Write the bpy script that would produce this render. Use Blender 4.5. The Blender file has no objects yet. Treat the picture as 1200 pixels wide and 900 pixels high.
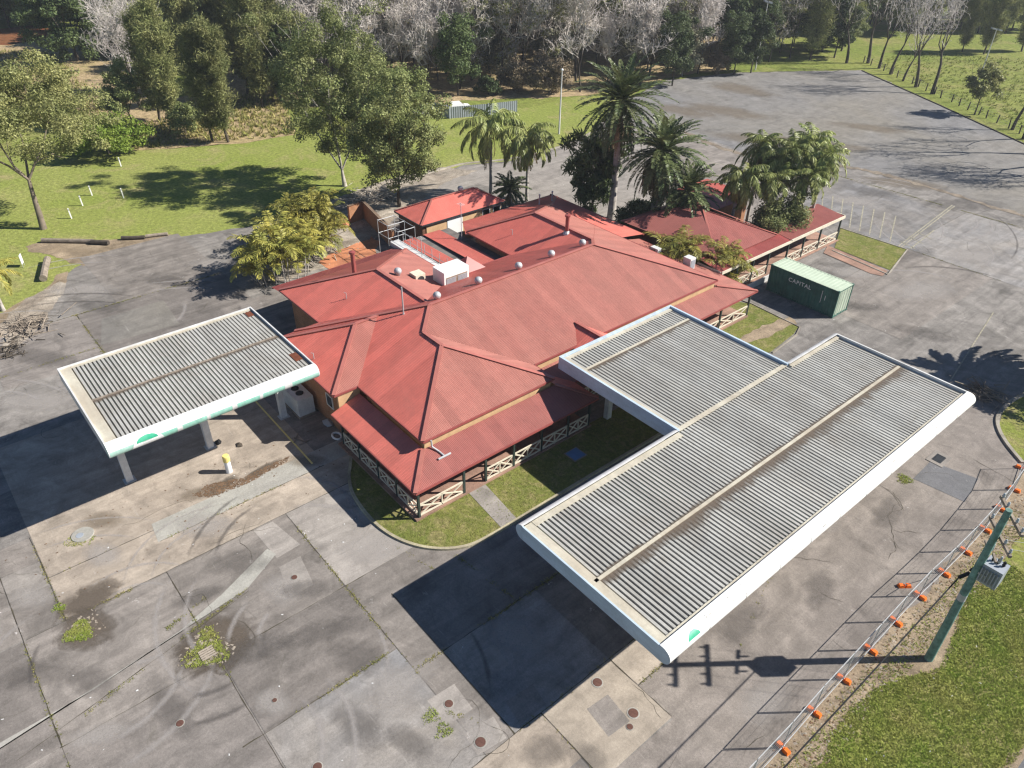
import bpy, math, random
import numpy as np
from mathutils import Vector, Matrix
random.seed(7); RNG = np.random.default_rng(7)
scene = bpy.context.scene; COL = scene.collection
R = math.radians

# ------------------------------------------------------------------ camera, world, sun, exposure
F, PITCH, ROLL, CAMH, TC = 885.2776, 0.610110924, -0.0187318909, 32.654495, -0.859972159
_c, _s = math.cos(TC), math.sin(TC)
def to_site(p):                       # camera-heading axes -> site axes (x runs towards the street, y along it)
    return np.array([p[0]*_c + p[1]*_s, -p[0]*_s + p[1]*_c, p[2]])
_fw = np.array([0, math.cos(PITCH), -math.sin(PITCH)]); _rt = np.array([1., 0, 0]); _dn = np.cross(_fw, _rt)
RT = math.cos(ROLL)*_rt + math.sin(ROLL)*_dn; DN = -math.sin(ROLL)*_rt + math.cos(ROLL)*_dn
def at(x, y, z=0.0):                  # the place on the level z that shows at photo point (x, y)
    d = (x-600)/F*RT + (y-450)/F*DN + _fw
    t = (z-CAMH)/d[2]
    q = to_site(np.array([0, 0, CAMH]) + t*d)
    return Vector((q[0], q[1], z))
cd = bpy.data.cameras.new('camera'); cam = bpy.data.objects.new('camera', cd); COL.objects.link(cam)
a, b, f = to_site(RT), to_site(-DN), to_site(_fw)
cam.matrix_world = Matrix(((a[0], b[0], -f[0], 0), (a[1], b[1], -f[1], 0), (a[2], b[2], -f[2], CAMH), (0, 0, 0, 1)))
cd.sensor_width = 36; cd.lens = 36*F/1200; cd.clip_end = 3000; cd.clip_start = 0.5
scene.camera = cam

SUN_EL, SUN_AZ = 37.5, 52.1           # degrees; azimuth counted from +x towards +y
sd = Vector((math.cos(R(SUN_EL))*math.cos(R(SUN_AZ)), math.cos(R(SUN_EL))*math.sin(R(SUN_AZ)), math.sin(R(SUN_EL))))
w = bpy.data.worlds.new('World'); scene.world = w; w.use_nodes = True
wt = w.node_tree; bg = wt.nodes['Background']
sky = wt.nodes.new('ShaderNodeTexSky'); sky.sky_type = 'NISHITA'; sky.sun_disc = False
sky.sun_elevation = R(SUN_EL); sky.sun_rotation = R(90-SUN_AZ); sky.air_density = 1.0; sky.dust_density = 0.0; sky.ozone_density = 6.0
wt.links.new(sky.outputs[0], bg.inputs[0]); bg.inputs[1].default_value = 0.05
sl = bpy.data.lights.new('sun', 'SUN'); sl.energy = 5.0; sl.angle = R(0.5); sl.color = (1.0, 0.95, 0.87)
so = bpy.data.objects.new('sun', sl); COL.objects.link(so); so.location = (0, 0, 80)
so.rotation_euler = sd.to_track_quat('Z', 'Y').to_euler()
vs = scene.view_settings; vs.view_transform = 'Standard'; vs.look = 'None'; vs.exposure = 0.8; vs.gamma = 1; vs.use_curve_mapping = False
try:
    scene.cycles.max_bounces = 6; scene.cycles.transparent_max_bounces = 12; scene.cycles.diffuse_bounces = 3
    scene.cycles.use_denoising = True; scene.cycles.denoising_prefilter = 'ACCURATE'; scene.cycles.filter_width = 1.3; scene.cycles.sample_clamp_indirect = 4.0
except Exception: pass

# ------------------------------------------------------------------ helpers: materials
class NT:
    def __init__(s, name, rough=0.8, metal=0.0, spec=0.3):
        s.m = bpy.data.materials.new(name); s.m.use_nodes = True; s.t = s.m.node_tree
        s.b = s.t.nodes['Principled BSDF']; s.b.inputs['Roughness'].default_value = rough
        s.b.inputs['Metallic'].default_value = metal; s.b.inputs['Specular IOR Level'].default_value = spec
        s.tc = s.t.nodes.new('ShaderNodeTexCoord').outputs['Object']
    def n(s, typ, **kw):
        nd = s.t.nodes.new(typ)
        for k, v in kw.items(): setattr(nd, k, v)
        return nd
    def lk(s, a, b): s.t.links.new(a, b)
    def vec(s, scale=(1, 1, 1), rot=0, loc=(0, 0, 0)):
        mp = s.n('ShaderNodeMapping'); s.lk(s.tc, mp.inputs['Vector'])
        mp.inputs['Scale'].default_value = scale; mp.inputs['Rotation'].default_value = (0, 0, rot); mp.inputs['Location'].default_value = loc
        return mp.outputs[0]
    def noise(s, scale, detail=4, rough=0.55, v=None, dist=0.0):
        nd = s.n('ShaderNodeTexNoise'); nd.inputs['Scale'].default_value = scale; nd.inputs['Detail'].default_value = detail
        nd.inputs['Roughness'].default_value = rough; nd.inputs['Distortion'].default_value = dist
        s.lk(v if v is not None else s.tc, nd.inputs['Vector']); return nd.outputs['Fac']
    def ramp(s, x, a, b, va=0.0, vb=1.0):
        mr = s.n('ShaderNodeMapRange'); s.lk(x, mr.inputs[0])
        for i, q in enumerate((a, b, va, vb)): mr.inputs[i+1].default_value = q
        return mr.outputs[0]
    def mix(s, fac, a, b, mode='MIX'):
        m = s.n('ShaderNodeMix', data_type='RGBA', blend_type=mode)
        if hasattr(fac, 'is_linked'): s.lk(fac, m.inputs[0])
        else: m.inputs[0].default_value = fac
        for i, c in ((6, a), (7, b)):
            if hasattr(c, 'is_linked'): s.lk(c, m.inputs[i])
            else: m.inputs[i].default_value = (*c, 1) if len(c) == 3 else c
        return m.outputs[2]
    def mul(s, a, b):
        m = s.n('ShaderNodeMath', operation='MULTIPLY'); s.lk(a, m.inputs[0])
        if hasattr(b, 'is_linked'): s.lk(b, m.inputs[1])
        else: m.inputs[1].default_value = b
        return m.outputs[0]
    def scale(s, col, fac):           # colour times a value
        m = s.n('ShaderNodeVectorMath', operation='SCALE'); s.lk(col, m.inputs[0]); s.lk(fac, m.inputs['Scale']); return m.outputs[0]
    def rgb(s, c):
        nd = s.n('ShaderNodeRGB'); nd.outputs[0].default_value = (*c, 1); return nd.outputs[0]
    def bump(s, h, strength=0.3, dist=0.05):
        bp = s.n('ShaderNodeBump'); bp.inputs['Strength'].default_value = strength; bp.inputs['Distance'].default_value = dist
        s.lk(h, bp.inputs['Height']); s.lk(bp.outputs[0], s.b.inputs['Normal'])
    def out(s, col):
        s.lk(col, s.b.inputs['Base Color']); return s.m

def m_plain(name, c, rough=0.6, metal=0.0, var=0.25, scale=1.5, spec=0.3):
    t = NT(name, rough, metal, spec)
    f1 = t.ramp(t.noise(scale, 5, 0.65), 0.3, 0.7, 1-var, 1+var*0.6)
    return t.out(t.scale(t.rgb(c), f1))

def m_concrete(name, c, c2, blotch=0.12, stain=0.5, speck=0.25, paint=0.0, streak=0.25, crack=0.0):
    """weathered paving: two tones in large blotches, mid-size stains, fine aggregate, tyre streaks, paint scuffs"""
    t = NT(name, 0.9, 0, 0.2)
    big = t.ramp(t.noise(blotch, 4, 0.6, dist=0.6), 0.35, 0.65)
    oi = t.n('ShaderNodeObjectInfo'); col = t.scale(t.mix(big, c, c2), t.ramp(oi.outputs['Random'], 0, 1, 0.86, 1.12))
    mid = t.ramp(t.noise(0.62, 6, 0.68, dist=0.8), 0.28, 0.72, 1-stain*0.5, 1+stain*0.42)
    col = t.scale(col, mid)
    dk = t.ramp(t.noise(0.23, 5, 0.7, v=t.vec(loc=(31, 7, 0)), dist=1.2), 0.54, 0.72, 1.0, 1-0.6*stain)
    lt = t.ramp(t.noise(0.16, 5, 0.7, v=t.vec(loc=(-12, 55, 0)), dist=1.5), 0.55, 0.75, 1.0, 1+0.5*stain); col = t.scale(col, lt)
    col = t.scale(col, dk)
    fine = t.ramp(t.noise(9, 3, 0.8), 0.3, 0.7, 1-speck*0.6, 1+speck*0.5); col = t.scale(col, fine)
    grit = t.ramp(t.noise(32, 2, 0.8), 0.3, 0.7, 1-speck*0.7, 1+speck*0.7); col = t.scale(col, grit)
    st = t.ramp(t.noise(1.0, 4, 0.6, v=t.vec((1.6, 0.12, 1), rot=0.12), dist=0.5), 0.35, 0.65, 1-streak*0.5, 1+streak*0.4); col = t.scale(col, st)
    # pale hairline scratches and drips
    sc = t.ramp(t.noise(2.2, 2, 0.5, v=t.vec((0.25, 2.4, 1), rot=0.9), dist=1.5), 0.70, 0.78); col = t.mix(t.mul(sc, 0.25), col, (0.5, 0.47, 0.44))
    if paint:
        vo = t.n('ShaderNodeTexVoronoi'); vo.inputs['Scale'].default_value = 0.55; t.lk(t.tc, vo.inputs['Vector']); vo.inputs['Randomness'].default_value = 1
        p1 = t.ramp(vo.outputs['Distance'], 0.05, 0.16, 1, 0); p2 = t.ramp(t.noise(4.5, 3, 0.7), 0.56, 0.63)
        col = t.mix(t.mul(t.mul(p1, p2), paint), col, (0.75, 0.72, 0.7))
    if crack:
        vo = t.n('ShaderNodeTexVoronoi', feature='DISTANCE_TO_EDGE'); vo.inputs['Scale'].default_value = crack
        nz = t.n('ShaderNodeVectorMath', operation='ADD'); nn = t.n('ShaderNodeTexNoise'); nn.inputs['Scale'].default_value = 0.8; nn.inputs['Detail'].default_value = 4
        t.lk(t.tc, nn.inputs['Vector']); t.lk(t.tc, nz.inputs[0]); t.lk(nn.outputs['Color'], nz.inputs[1]); t.lk(nz.outputs[0], vo.inputs['Vector'])
        ck = t.ramp(vo.outputs['Distance'], 0.002, 0.010, 1, 0); ok = t.ramp(t.noise(0.3, 2), 0.55, 0.62)
        col = t.mix(t.mul(t.mul(ck, ok), 0.3), col, (0.08, 0.075, 0.055))
    t.bump(t.noise(14, 4, 0.8), 0.25, 0.02)
    return t.out(col)

def m_grass(name, c, c2, dry, dry_amt=0.5, big=0.1, fine=5.0):
    t = NT(name, 0.95, 0, 0.1)
    col = t.mix(t.ramp(t.noise(big, 5, 0.65, dist=0.5), 0.35, 0.65), c, c2)
    d = t.ramp(t.noise(big*3.3, 6, 0.72, v=t.vec(loc=(9, 40, 0)), dist=0.7), 0.62-0.3*dry_amt, 0.82-0.25*dry_amt, 0, 0.9)
    col = t.mix(d, col, dry)
    col = t.scale(col, t.ramp(t.noise(fine, 4, 0.8), 0.28, 0.72, 0.5, 1.5))
    col = t.scale(col, t.ramp(t.noise(fine*5, 2, 0.8), 0.3, 0.7, 0.62, 1.38))
    t.bump(t.noise(fine*2, 4, 0.8), 0.6, 0.08)
    return t.out(col)

def m_leaf(name, c, c2, trans=0.32, rough=0.55, spot=0.35, patch=0.45):
    """foliage: every leaf gets its own tint, clumps drift between two greens"""
    t = NT(name, rough, 0, 0.25)
    g = t.n('ShaderNodeNewGeometry'); oi = t.n('ShaderNodeObjectInfo')
    col = t.mix(t.ramp(t.noise(patch, 3, 0.6), 0.36, 0.64), c, c2)
    col = t.scale(col, t.ramp(g.outputs['Random Per Island'], 0, 1, 1-spot, 1+spot))
    col = t.scale(col, t.ramp(oi.outputs['Random'], 0, 1, 0.78, 1.22))
    t.lk(col, t.b.inputs['Base Color'])
    tr = t.n('ShaderNodeBsdfTranslucent'); t.lk(col, tr.inputs['Color'])
    mx = t.n('ShaderNodeMixShader'); mx.inputs[0].default_value = trans
    t.lk(t.b.outputs[0], mx.inputs[1]); t.lk(tr.outputs[0], mx.inputs[2])
    t.lk(mx.outputs[0], t.t.nodes['Material Output'].inputs['Surface'])
    return t.m

def tone_of(t, lo, hi):
    at_ = t.n('ShaderNodeAttribute'); at_.attribute_name = 'tone'; return t.ramp(at_.outputs['Fac'], 0, 1, lo, hi)
def m_roof(name, c, fade, rough=0.42, amt=0.5):
    t = NT(name, rough, 0, 0.45)
    col = t.mix(t.ramp(t.noise(0.16, 5, 0.65, dist=0.7), 0.35, 0.68, 0, amt), c, fade)
    col = t.scale(col, tone_of(t, 0.86, 1.10))
    col = t.scale(col, t.ramp(t.noise(1.1, 6, 0.7), 0.25, 0.75, 0.84, 1.12))
    col = t.scale(col, t.ramp(t.noise(11, 2, 0.7), 0.3, 0.7, 0.93, 1.06))
    gr = t.ramp(t.noise(0.35, 6, 0.75, v=t.vec(loc=(5, 17, 2)), dist=1.0), 0.54, 0.76, 0, 0.28); col = t.mix(gr, col, (0.24, 0.11, 0.085))
    sp = t.ramp(t.noise(3.3, 4, 0.75, v=t.vec(loc=(3, 5, 1))), 0.66, 0.74); col = t.mix(t.mul(sp, 0.4), col, (0.42, 0.27, 0.2))
    return t.out(col)

def m_deck(name, c, dirt, amt=0.5):
    t = NT(name, 0.5, 0.0, 0.4)
    col = t.mix(t.ramp(t.noise(0.25, 5, 0.7, dist=0.8), 0.4, 0.75, 0, amt), c, dirt)
    col = t.scale(col, tone_of(t, 0.88, 1.08)); col = t.scale(col, t.ramp(t.noise(1.3, 5, 0.7, v=t.vec((0.3, 1.6, 1))), 0.3, 0.7, 0.82, 1.1))
    gr = t.ramp(t.noise(0.6, 6, 0.75, v=t.vec((1, 0.5, 1), loc=(2, 9, 0)), dist=1.0), 0.55, 0.75, 0, 0.55*amt); col = t.mix(gr, col, (0.25, 0.21, 0.16))
    col = t.scale(col, t.ramp(t.noise(7, 3, 0.7), 0.3, 0.7, 0.92, 1.06))
    return t.out(col)

M = {}
M['asphalt'] = m_concrete('aged_asphalt', (0.238, 0.220, 0.202), (0.19, 0.176, 0.163), 0.06, 0.8, 0.3, 0.4, 0.35, 0.16)
M['asphalt_warm'] = m_concrete('driveway_asphalt', (0.232, 0.205, 0.182), (0.19, 0.168, 0.152), 0.1, 0.6, 0.28, 0.25, 0.2)
M['asphalt_blue'] = m_concrete('car_park_asphalt', (0.185, 0.183, 0.188), (0.215, 0.198, 0.172), 0.03, 0.5, 0.3, 0.0, 0.15, 0.0)
M['patch'] = m_concrete('patch_asphalt', (0.165, 0.165, 0.175), (0.145, 0.146, 0.152), 0.2, 0.3, 0.3, 0.3, 0.1)
M['conc_grey'] = m_concrete('concrete_grey', (0.236, 0.211, 0.190), (0.20, 0.18, 0.163), 0.12, 0.6, 0.22, 0.5, 0.35, 0.22)
M['conc_dark'] = m_concrete('concrete_dark', (0.228, 0.204, 0.185), (0.192, 0.173, 0.159), 0.12, 0.55, 0.25, 0.3, 0.35, 0.2)
M['conc_blue'] = m_concrete('concrete_bluegrey', (0.228, 0.222, 0.222), (0.26, 0.235, 0.21), 0.12, 0.55, 0.25, 0.2, 0.3, 0.2)
M['conc_pale'] = m_concrete('concrete_pale', (0.32, 0.292, 0.265), (0.275, 0.25, 0.228), 0.15, 0.5, 0.2, 0.8, 0.25, 0.18)
M['conc_tan'] = m_concrete('concrete_tan', (0.385, 0.328, 0.268), (0.32, 0.272, 0.225), 0.12, 0.6, 0.2, 0.2, 0.25)
M['conc_cream'] = m_concrete('concrete_cream', (0.43, 0.37, 0.30), (0.35, 0.302, 0.25), 0.15, 0.5, 0.2, 0.1, 0.2)
M['conc_light'] = m_concrete('concrete_trench', (0.345, 0.335, 0.30), (0.30, 0.288, 0.262), 0.3, 0.3, 0.25, 0.0, 0.1)
M['crack'] = m_plain('joint_dirt_kerb_shade', (0.075, 0.065, 0.045), 1, 0, 0.4, 3)
M['joint_pale'] = m_plain('joint_sealant', (0.33, 0.30, 0.265), 1, 0, 0.35, 2)
M['dirt'] = m_concrete('bare_dirt', (0.30, 0.235, 0.165), (0.22, 0.17, 0.115), 0.4, 0.7, 0.5)
M['dirt_red'] = m_concrete('terracotta_ground', (0.48, 0.20, 0.10), (0.36, 0.15, 0.085), 0.5, 0.5, 0.3)
M['paver_pink'] = m_concrete('paver_pink', (0.36, 0.22, 0.165), (0.28, 0.18, 0.14), 0.5, 0.6, 0.3)
M['gravel'] = m_concrete('rubble_ground', (0.33, 0.29, 0.24), (0.24, 0.20, 0.16), 0.3, 0.9, 0.6)
M['lawn'] = m_grass('lawn_grass', (0.195, 0.235, 0.05), (0.245, 0.262, 0.078), (0.31, 0.262, 0.13), 0.35, 0.06, 2.5)
M['pasture'] = m_grass('pasture_grass', (0.15, 0.19, 0.04), (0.205, 0.22, 0.058), (0.25, 0.215, 0.095), 0.4, 0.04, 1.2)
M['drygrass'] = m_grass('dry_grass', (0.34, 0.265, 0.14), (0.37, 0.275, 0.175), (0.22, 0.205, 0.075), 0.4, 0.09, 1.2)
M['reeds'] = m_grass('rust_reeds', (0.17, 0.062, 0.028), (0.21, 0.10, 0.045), (0.09, 0.055, 0.025), 0.4, 0.2, 1.5)
M['bedgrass'] = m_grass('short_grass', (0.125, 0.15, 0.036), (0.175, 0.178, 0.05), (0.27, 0.225, 0.11), 0.5, 0.35, 6)
M['verge'] = m_grass('verge_grass', (0.155, 0.195, 0.038), (0.21, 0.225, 0.055), (0.27, 0.225, 0.11), 0.6, 0.22, 4)
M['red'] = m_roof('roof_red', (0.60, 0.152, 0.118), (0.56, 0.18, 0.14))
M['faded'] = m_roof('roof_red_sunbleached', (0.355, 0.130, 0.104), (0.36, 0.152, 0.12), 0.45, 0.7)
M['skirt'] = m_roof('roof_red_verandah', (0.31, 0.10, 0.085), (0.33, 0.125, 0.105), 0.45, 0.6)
M['cap'] = m_roof('roof_capping_red', (0.48, 0.16, 0.13), (0.50, 0.21, 0.17), 0.4)
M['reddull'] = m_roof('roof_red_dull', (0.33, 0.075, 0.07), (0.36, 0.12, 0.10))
M['brick'] = None
M['fascia_tan'] = m_plain('fascia_tan', (0.55, 0.36, 0.2), 0.7, 0, 0.2)
M['deck'] = m_deck('canopy_deck', (0.44, 0.435, 0.405), (0.33, 0.305, 0.265), 0.7)
M['deck_pan'] = m_plain('trough_shade_and_seams', (0.15, 0.138, 0.12), 0.9, 0, 0.4, 0.8)  # rib shadow in the deck troughs painted as a dark colour; also panel seams
M['flash'] = m_deck('canopy_flashing', (0.63, 0.59, 0.48), (0.42, 0.34, 0.25), 0.7)
M['white'] = m_plain('white_paint', (0.80, 0.80, 0.79), 0.4, 0, 0.08, 0.7)
M['white_worn'] = m_deck('white_paint_worn', (0.76, 0.76, 0.75), (0.55, 0.53, 0.5), 0.5)
M['fascia_sky_tint'] = m_deck('white_paint_sky_tint', (0.56, 0.68, 0.80), (0.50, 0.60, 0.68), 0.5)  # white fascia with the blue sky shade put into its colour
M['rust'] = m_plain('rust', (0.16, 0.05, 0.025), 0.9, 0, 0.4, 3)
M['galv'] = m_plain('galvanised_steel', (0.48, 0.49, 0.50), 0.6, 0.35, 0.2, 2)
M['steel_dark'] = m_plain('dark_steel', (0.05, 0.055, 0.06), 0.5, 0.3, 0.3)
M['post'] = m_plain('post_dark_green', (0.035, 0.05, 0.045), 0.5, 0, 0.25)
M['cream'] = m_plain('cream_timber', (0.66, 0.60, 0.48), 0.6, 0, 0.2, 3)
M['timber'] = m_plain('weathered_timber', (0.27, 0.225, 0.18), 0.95, 0, 0.45, 2.5)
M['timber_dark'] = m_plain('dark_timber', (0.085, 0.07, 0.055), 0.95, 0, 0.4, 2)
M['bark'] = m_plain('bark', (0.22, 0.18, 0.14), 0.95, 0, 0.45, 1.2)
M['bark_pale'] = m_plain('pale_bark', (0.46, 0.42, 0.37), 0.9, 0, 0.4, 1.0)
M['bark_dark'] = m_plain('dark_bark', (0.085, 0.07, 0.055), 0.95, 0, 0.4, 1.0)
M['twig'] = m_plain('grey_twigs', (0.62, 0.565, 0.525), 0.95, 0, 0.35, 0.25)
M['palm_trunk'] = m_plain('palm_trunk', (0.46, 0.42, 0.38), 0.95, 0, 0.45, 2.2)
M['orange'] = m_plain('orange_plastic', (0.85, 0.17, 0.02), 0.5, 0, 0.15, 4)
M['contgreen'] = m_plain('container_green', (0.05, 0.135, 0.11), 0.55, 0, 0.4, 0.8)
M['rust'] = m_plain('rust', (0.16, 0.05, 0.025), 0.9, 0, 0.4, 3)
M['controof'] = m_plain('container_roof', (0.46, 0.54, 0.42), 0.6, 0, 0.15, 0.9)
M['polegreen'] = m_plain('pole_green', (0.16, 0.28, 0.24), 0.85, 0, 0.5, 2.5)
M['rubber'] = m_plain('black_rubber', (0.015, 0.015, 0.016), 0.6, 0, 0.2)
M['transf'] = m_plain('transformer_grey', (0.33, 0.36, 0.40), 0.45, 0.1, 0.15)
M['porcelain'] = m_plain('porcelain', (0.42, 0.45, 0.47), 0.3, 0, 0.2)
M['manhole'] = m_plain('manhole_rust', (0.13, 0.065, 0.05), 0.8, 0.2, 0.3, 8)
M['yellow'] = m_plain('yellow_paint', (0.78, 0.64, 0.22), 0.5, 0, 0.15, 4)
M['paint_line'] = m_plain('faded_line_paint', (0.34, 0.315, 0.24), 0.9, 0, 0.5, 3)
M['green_emblem'] = m_deck('emblem_green', (0.03, 0.42, 0.24), (0.35, 0.62, 0.5), 0.5)
M['green_faded'] = m_deck('faded_green_band', (0.28, 0.62, 0.50), (0.60, 0.76, 0.70), 0.9)
M['glass'] = m_plain('dark_glass', (0.02, 0.025, 0.03), 0.08, 0, 0.1, 1, 0.8)
M['kerb_yellow'] = m_concrete('kerb_faded_yellow', (0.50, 0.45, 0.30), (0.34, 0.30, 0.22), 0.6, 0.5, 0.3)
M['kerb'] = m_concrete('kerb_concrete', (0.36, 0.33, 0.28), (0.27, 0.24, 0.20), 0.6, 0.5, 0.3)
M['litter'] = m_plain('leaf_litter', (0.16, 0.10, 0.06), 1, 0, 0.5, 3)
M['bluelid'] = m_plain('blue_lid', (0.10, 0.22, 0.42), 0.5, 0, 0.2)
M['leaf_mid'] = m_leaf('leaves_mid_green', (0.20, 0.245, 0.085), (0.33, 0.345, 0.14))
M['leaf_dark'] = m_leaf('leaves_dark_green', (0.07, 0.105, 0.038), (0.125, 0.16, 0.058))
M['leaf_olive'] = m_leaf('leaves_olive', (0.185, 0.205, 0.075), (0.30, 0.295, 0.115))
M['leaf_bright'] = m_leaf('leaves_bright', (0.14, 0.205, 0.03), (0.20, 0.25, 0.045))
M['leaf_brown'] = m_leaf('dry_brown_leaves', (0.26, 0.20, 0.125), (0.36, 0.29, 0.20), 0.2, 0.8)
M['leaf_casu'] = m_leaf('needles_olive', (0.19, 0.215, 0.08), (0.295, 0.29, 0.12), 0.2, 0.8)
M['leaf_grey'] = m_leaf('leaves_greygreen', (0.21, 0.22, 0.14), (0.31, 0.295, 0.21), 0.2, 0.8)
M['palm_green'] = m_leaf('fronds_green', (0.19, 0.24, 0.07), (0.32, 0.335, 0.115), 0.2, 0.4)
M['palm_dark'] = m_leaf('fronds_dark', (0.09, 0.125, 0.05), (0.16, 0.18, 0.075), 0.15, 0.4)
M['palm_dead'] = m_leaf('fronds_dead', (0.32, 0.24, 0.14), (0.45, 0.36, 0.23), 0.1, 0.9)
M['cane_yellow'] = m_leaf('fronds_yellow', (0.42, 0.37, 0.085), (0.22, 0.24, 0.06), 0.3, 0.45)
M['weed'] = m_leaf('weeds', (0.19, 0.20, 0.05), (0.32, 0.28, 0.11), 0.2, 0.9)
M['blade'] = m_leaf('grass_blades', (0.225, 0.295, 0.048), (0.33, 0.335, 0.095), 0.25, 0.8)
def _brick(name, c, c2, mortar):
    t = NT(name, 0.9, 0, 0.2)
    bt = t.n('ShaderNodeTexBrick'); bt.inputs['Scale'].default_value = 1.0
    bt.inputs['Brick Width'].default_value = 0.24; bt.inputs['Row Height'].default_value = 0.086; bt.inputs['Mortar Size'].default_value = 0.008
    bt.inputs['Color1'].default_value = (*c, 1); bt.inputs['Color2'].default_value = (*c2, 1); bt.inputs['Mortar'].default_value = (*mortar, 1)
    sx = t.n('ShaderNodeSeparateXYZ'); t.lk(t.tc, sx.inputs[0]); ad = t.n('ShaderNodeMath', operation='ADD'); t.lk(sx.outputs[0], ad.inputs[0]); t.lk(sx.outputs[1], ad.inputs[1])
    cb = t.n('ShaderNodeCombineXYZ'); t.lk(ad.outputs[0], cb.inputs[0]); t.lk(sx.outputs[2], cb.inputs[1]); t.lk(cb.outputs[0], bt.inputs['Vector'])
    return t.out(t.scale(bt.outputs['Color'], t.ramp(t.noise(0.9, 5, 0.7), 0.3, 0.7, 0.75, 1.2)))
M['brick'] = _brick('brick_orange', (0.40, 0.17, 0.075), (0.33, 0.135, 0.06), (0.40, 0.30, 0.22))
M['brick_brown'] = _brick('brick_brown', (0.16, 0.065, 0.035), (0.12, 0.05, 0.03), (0.2, 0.14, 0.1))

# ------------------------------------------------------------------ helpers: objects
class MB:
    def __init__(s): s.v = []; s.f = []; s.mi = []; s.tone = []
    def add(s, vs, fs, mi=0, tone=0.5):
        o = len(s.v); s.tone += [tone]*len(fs); s.v += [tuple(p) for p in vs]; s.f += [tuple(i+o for i in q) for q in fs]; s.mi += [mi]*len(fs); return s
    def box(s, x0, x1, y0, y1, z0, z1, mi=0):
        return s.add([(x0,y0,z0),(x1,y0,z0),(x1,y1,z0),(x0,y1,z0),(x0,y0,z1),(x1,y0,z1),(x1,y1,z1),(x0,y1,z1)],
                     [(0,3,2,1),(4,5,6,7),(0,1,5,4),(1,2,6,5),(2,3,7,6),(3,0,4,7)], mi)
    def bar(s, p, q, w_, h_, mi=0, up=(0, 0, 1)):     # rectangular bar from p to q, centred
        p, q = Vector(p), Vector(q); d = (q-p).normalized(); u = Vector(up)
        if abs(d.dot(u)) > 0.98: u = Vector((1, 0, 0))
        sx = d.cross(u).normalized(); uz = sx.cross(d).normalized()
        vs = [c + sx*(i*w_/2) + uz*(j*h_/2) for c in (p, q) for i, j in ((-1,-1),(1,-1),(1,1),(-1,1))]
        return s.add(vs, [(0,1,2,3),(7,6,5,4),(0,4,5,1),(1,5,6,2),(2,6,7,3),(3,7,4,0)], mi)
    def tube(s, pts, rads, n=8, mi=0, cap=True):
        pts = [Vector(p) for p in pts]
        if not hasattr(rads, '__len__'): rads = [rads]*len(pts)
        vs = []; fs = []
        for i, p in enumerate(pts):
            d = (pts[min(i+1, len(pts)-1)] - pts[max(i-1, 0)]).normalized()
            u = Vector((0, 0, 1)) if abs(d.z) < 0.9 else Vector((1, 0, 0))
            a_ = d.cross(u).normalized(); b_ = d.cross(a_)
            for k in range(n):
                t = 2*math.pi*k/n; vs.append(p + a_*(rads[i]*math.cos(t)) + b_*(rads[i]*math.sin(t)))
        for i in range(len(pts)-1):
            for k in range(n): fs.append((i*n+k, i*n+(k+1)%n, (i+1)*n+(k+1)%n, (i+1)*n+k))
        if cap: fs.append(tuple(range(n))[::-1]); fs.append(tuple((len(pts)-1)*n+k for k in range(n)))
        return s.add(vs, fs, mi)
    def lathe(s, c, prof, n=14, mi=0):                # prof: (radius, height) list around a vertical axis
        c = Vector(c); vs = []; fs = []
        for r, h in prof:
            for k in range(n): vs.append(c + Vector((r*math.cos(2*math.pi*k/n), r*math.sin(2*math.pi*k/n), h)))
        for i in range(len(prof)-1):
            for k in range(n): fs.append((i*n+k, i*n+(k+1)%n, (i+1)*n+(k+1)%n, (i+1)*n+k))
        fs.append(tuple((len(prof)-1)*n+k for k in range(n))); fs.append(tuple(range(n))[::-1])
        return s.add(vs, fs, mi)
    def prism(s, poly, z0, z1, mi=0):                 # plan polygon extruded upwards
        n = len(poly); vs = [(p[0], p[1], z0) for p in poly] + [(p[0], p[1], z1) for p in poly]
        return s.add(vs, [tuple(range(n))[::-1], tuple(range(n, 2*n))] + [(i, (i+1)%n, n+(i+1)%n, n+i) for i in range(n)], mi)
    def build(s, name, mat, parent=None, smooth=False, org=None):
        if parent is not None and org is None: org = ROOTLOC.get(parent.name, Vector((0, 0, 0)))
        org = org or Vector((0, 0, 0))
        me = bpy.data.meshes.new(name)
        me.from_pydata([(p[0]-org[0], p[1]-org[1], p[2]-org[2]) for p in s.v], [], s.f)
        for m in (mat if isinstance(mat, (list, tuple)) else [mat]): me.materials.append(m)
        if any(s.mi): me.polygons.foreach_set('material_index', s.mi)
        if any(q != 0.5 for q in s.tone): me.attributes.new('tone', 'FLOAT', 'FACE').data.foreach_set('value', s.tone)
        if smooth: me.polygons.foreach_set('use_smooth', [True]*len(me.polygons))
        o = bpy.data.objects.new(name, me); COL.objects.link(o)
        if parent is not None: o.parent = parent; ROOTLOC[o.name] = org
        else: o.location = org
        return o
ROOTLOC = {}
def tag(o, label=None, cat=None, group=None, kind=None):
    if label: o['label'] = label
    if cat: o['category'] = cat
    if group: o['group'] = group
    if kind: o['kind'] = kind
    return o
def thing(name, label, cat, loc=(0, 0, 0), group=None):
    o = bpy.data.objects.new(name, None); COL.objects.link(o); o.location = loc; o.empty_display_size = 0.3
    ROOTLOC[o.name] = Vector(loc); return tag(o, label, cat, group)
def dup(o, loc, rz=0.0, sc=1.0, label=None, group=None, parent=None):
    c = o.copy(); COL.objects.link(c)
    if parent is None:
        c.location = loc; c.rotation_euler = (0, 0, rz); c.scale = (sc, sc, sc) if not hasattr(sc, '__len__') else sc
        if label: c['label'] = label
        if group: c['group'] = group
    else: c.parent = parent
    for ch in list(o.children): dup(ch, None, parent=c)
    return c
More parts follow.
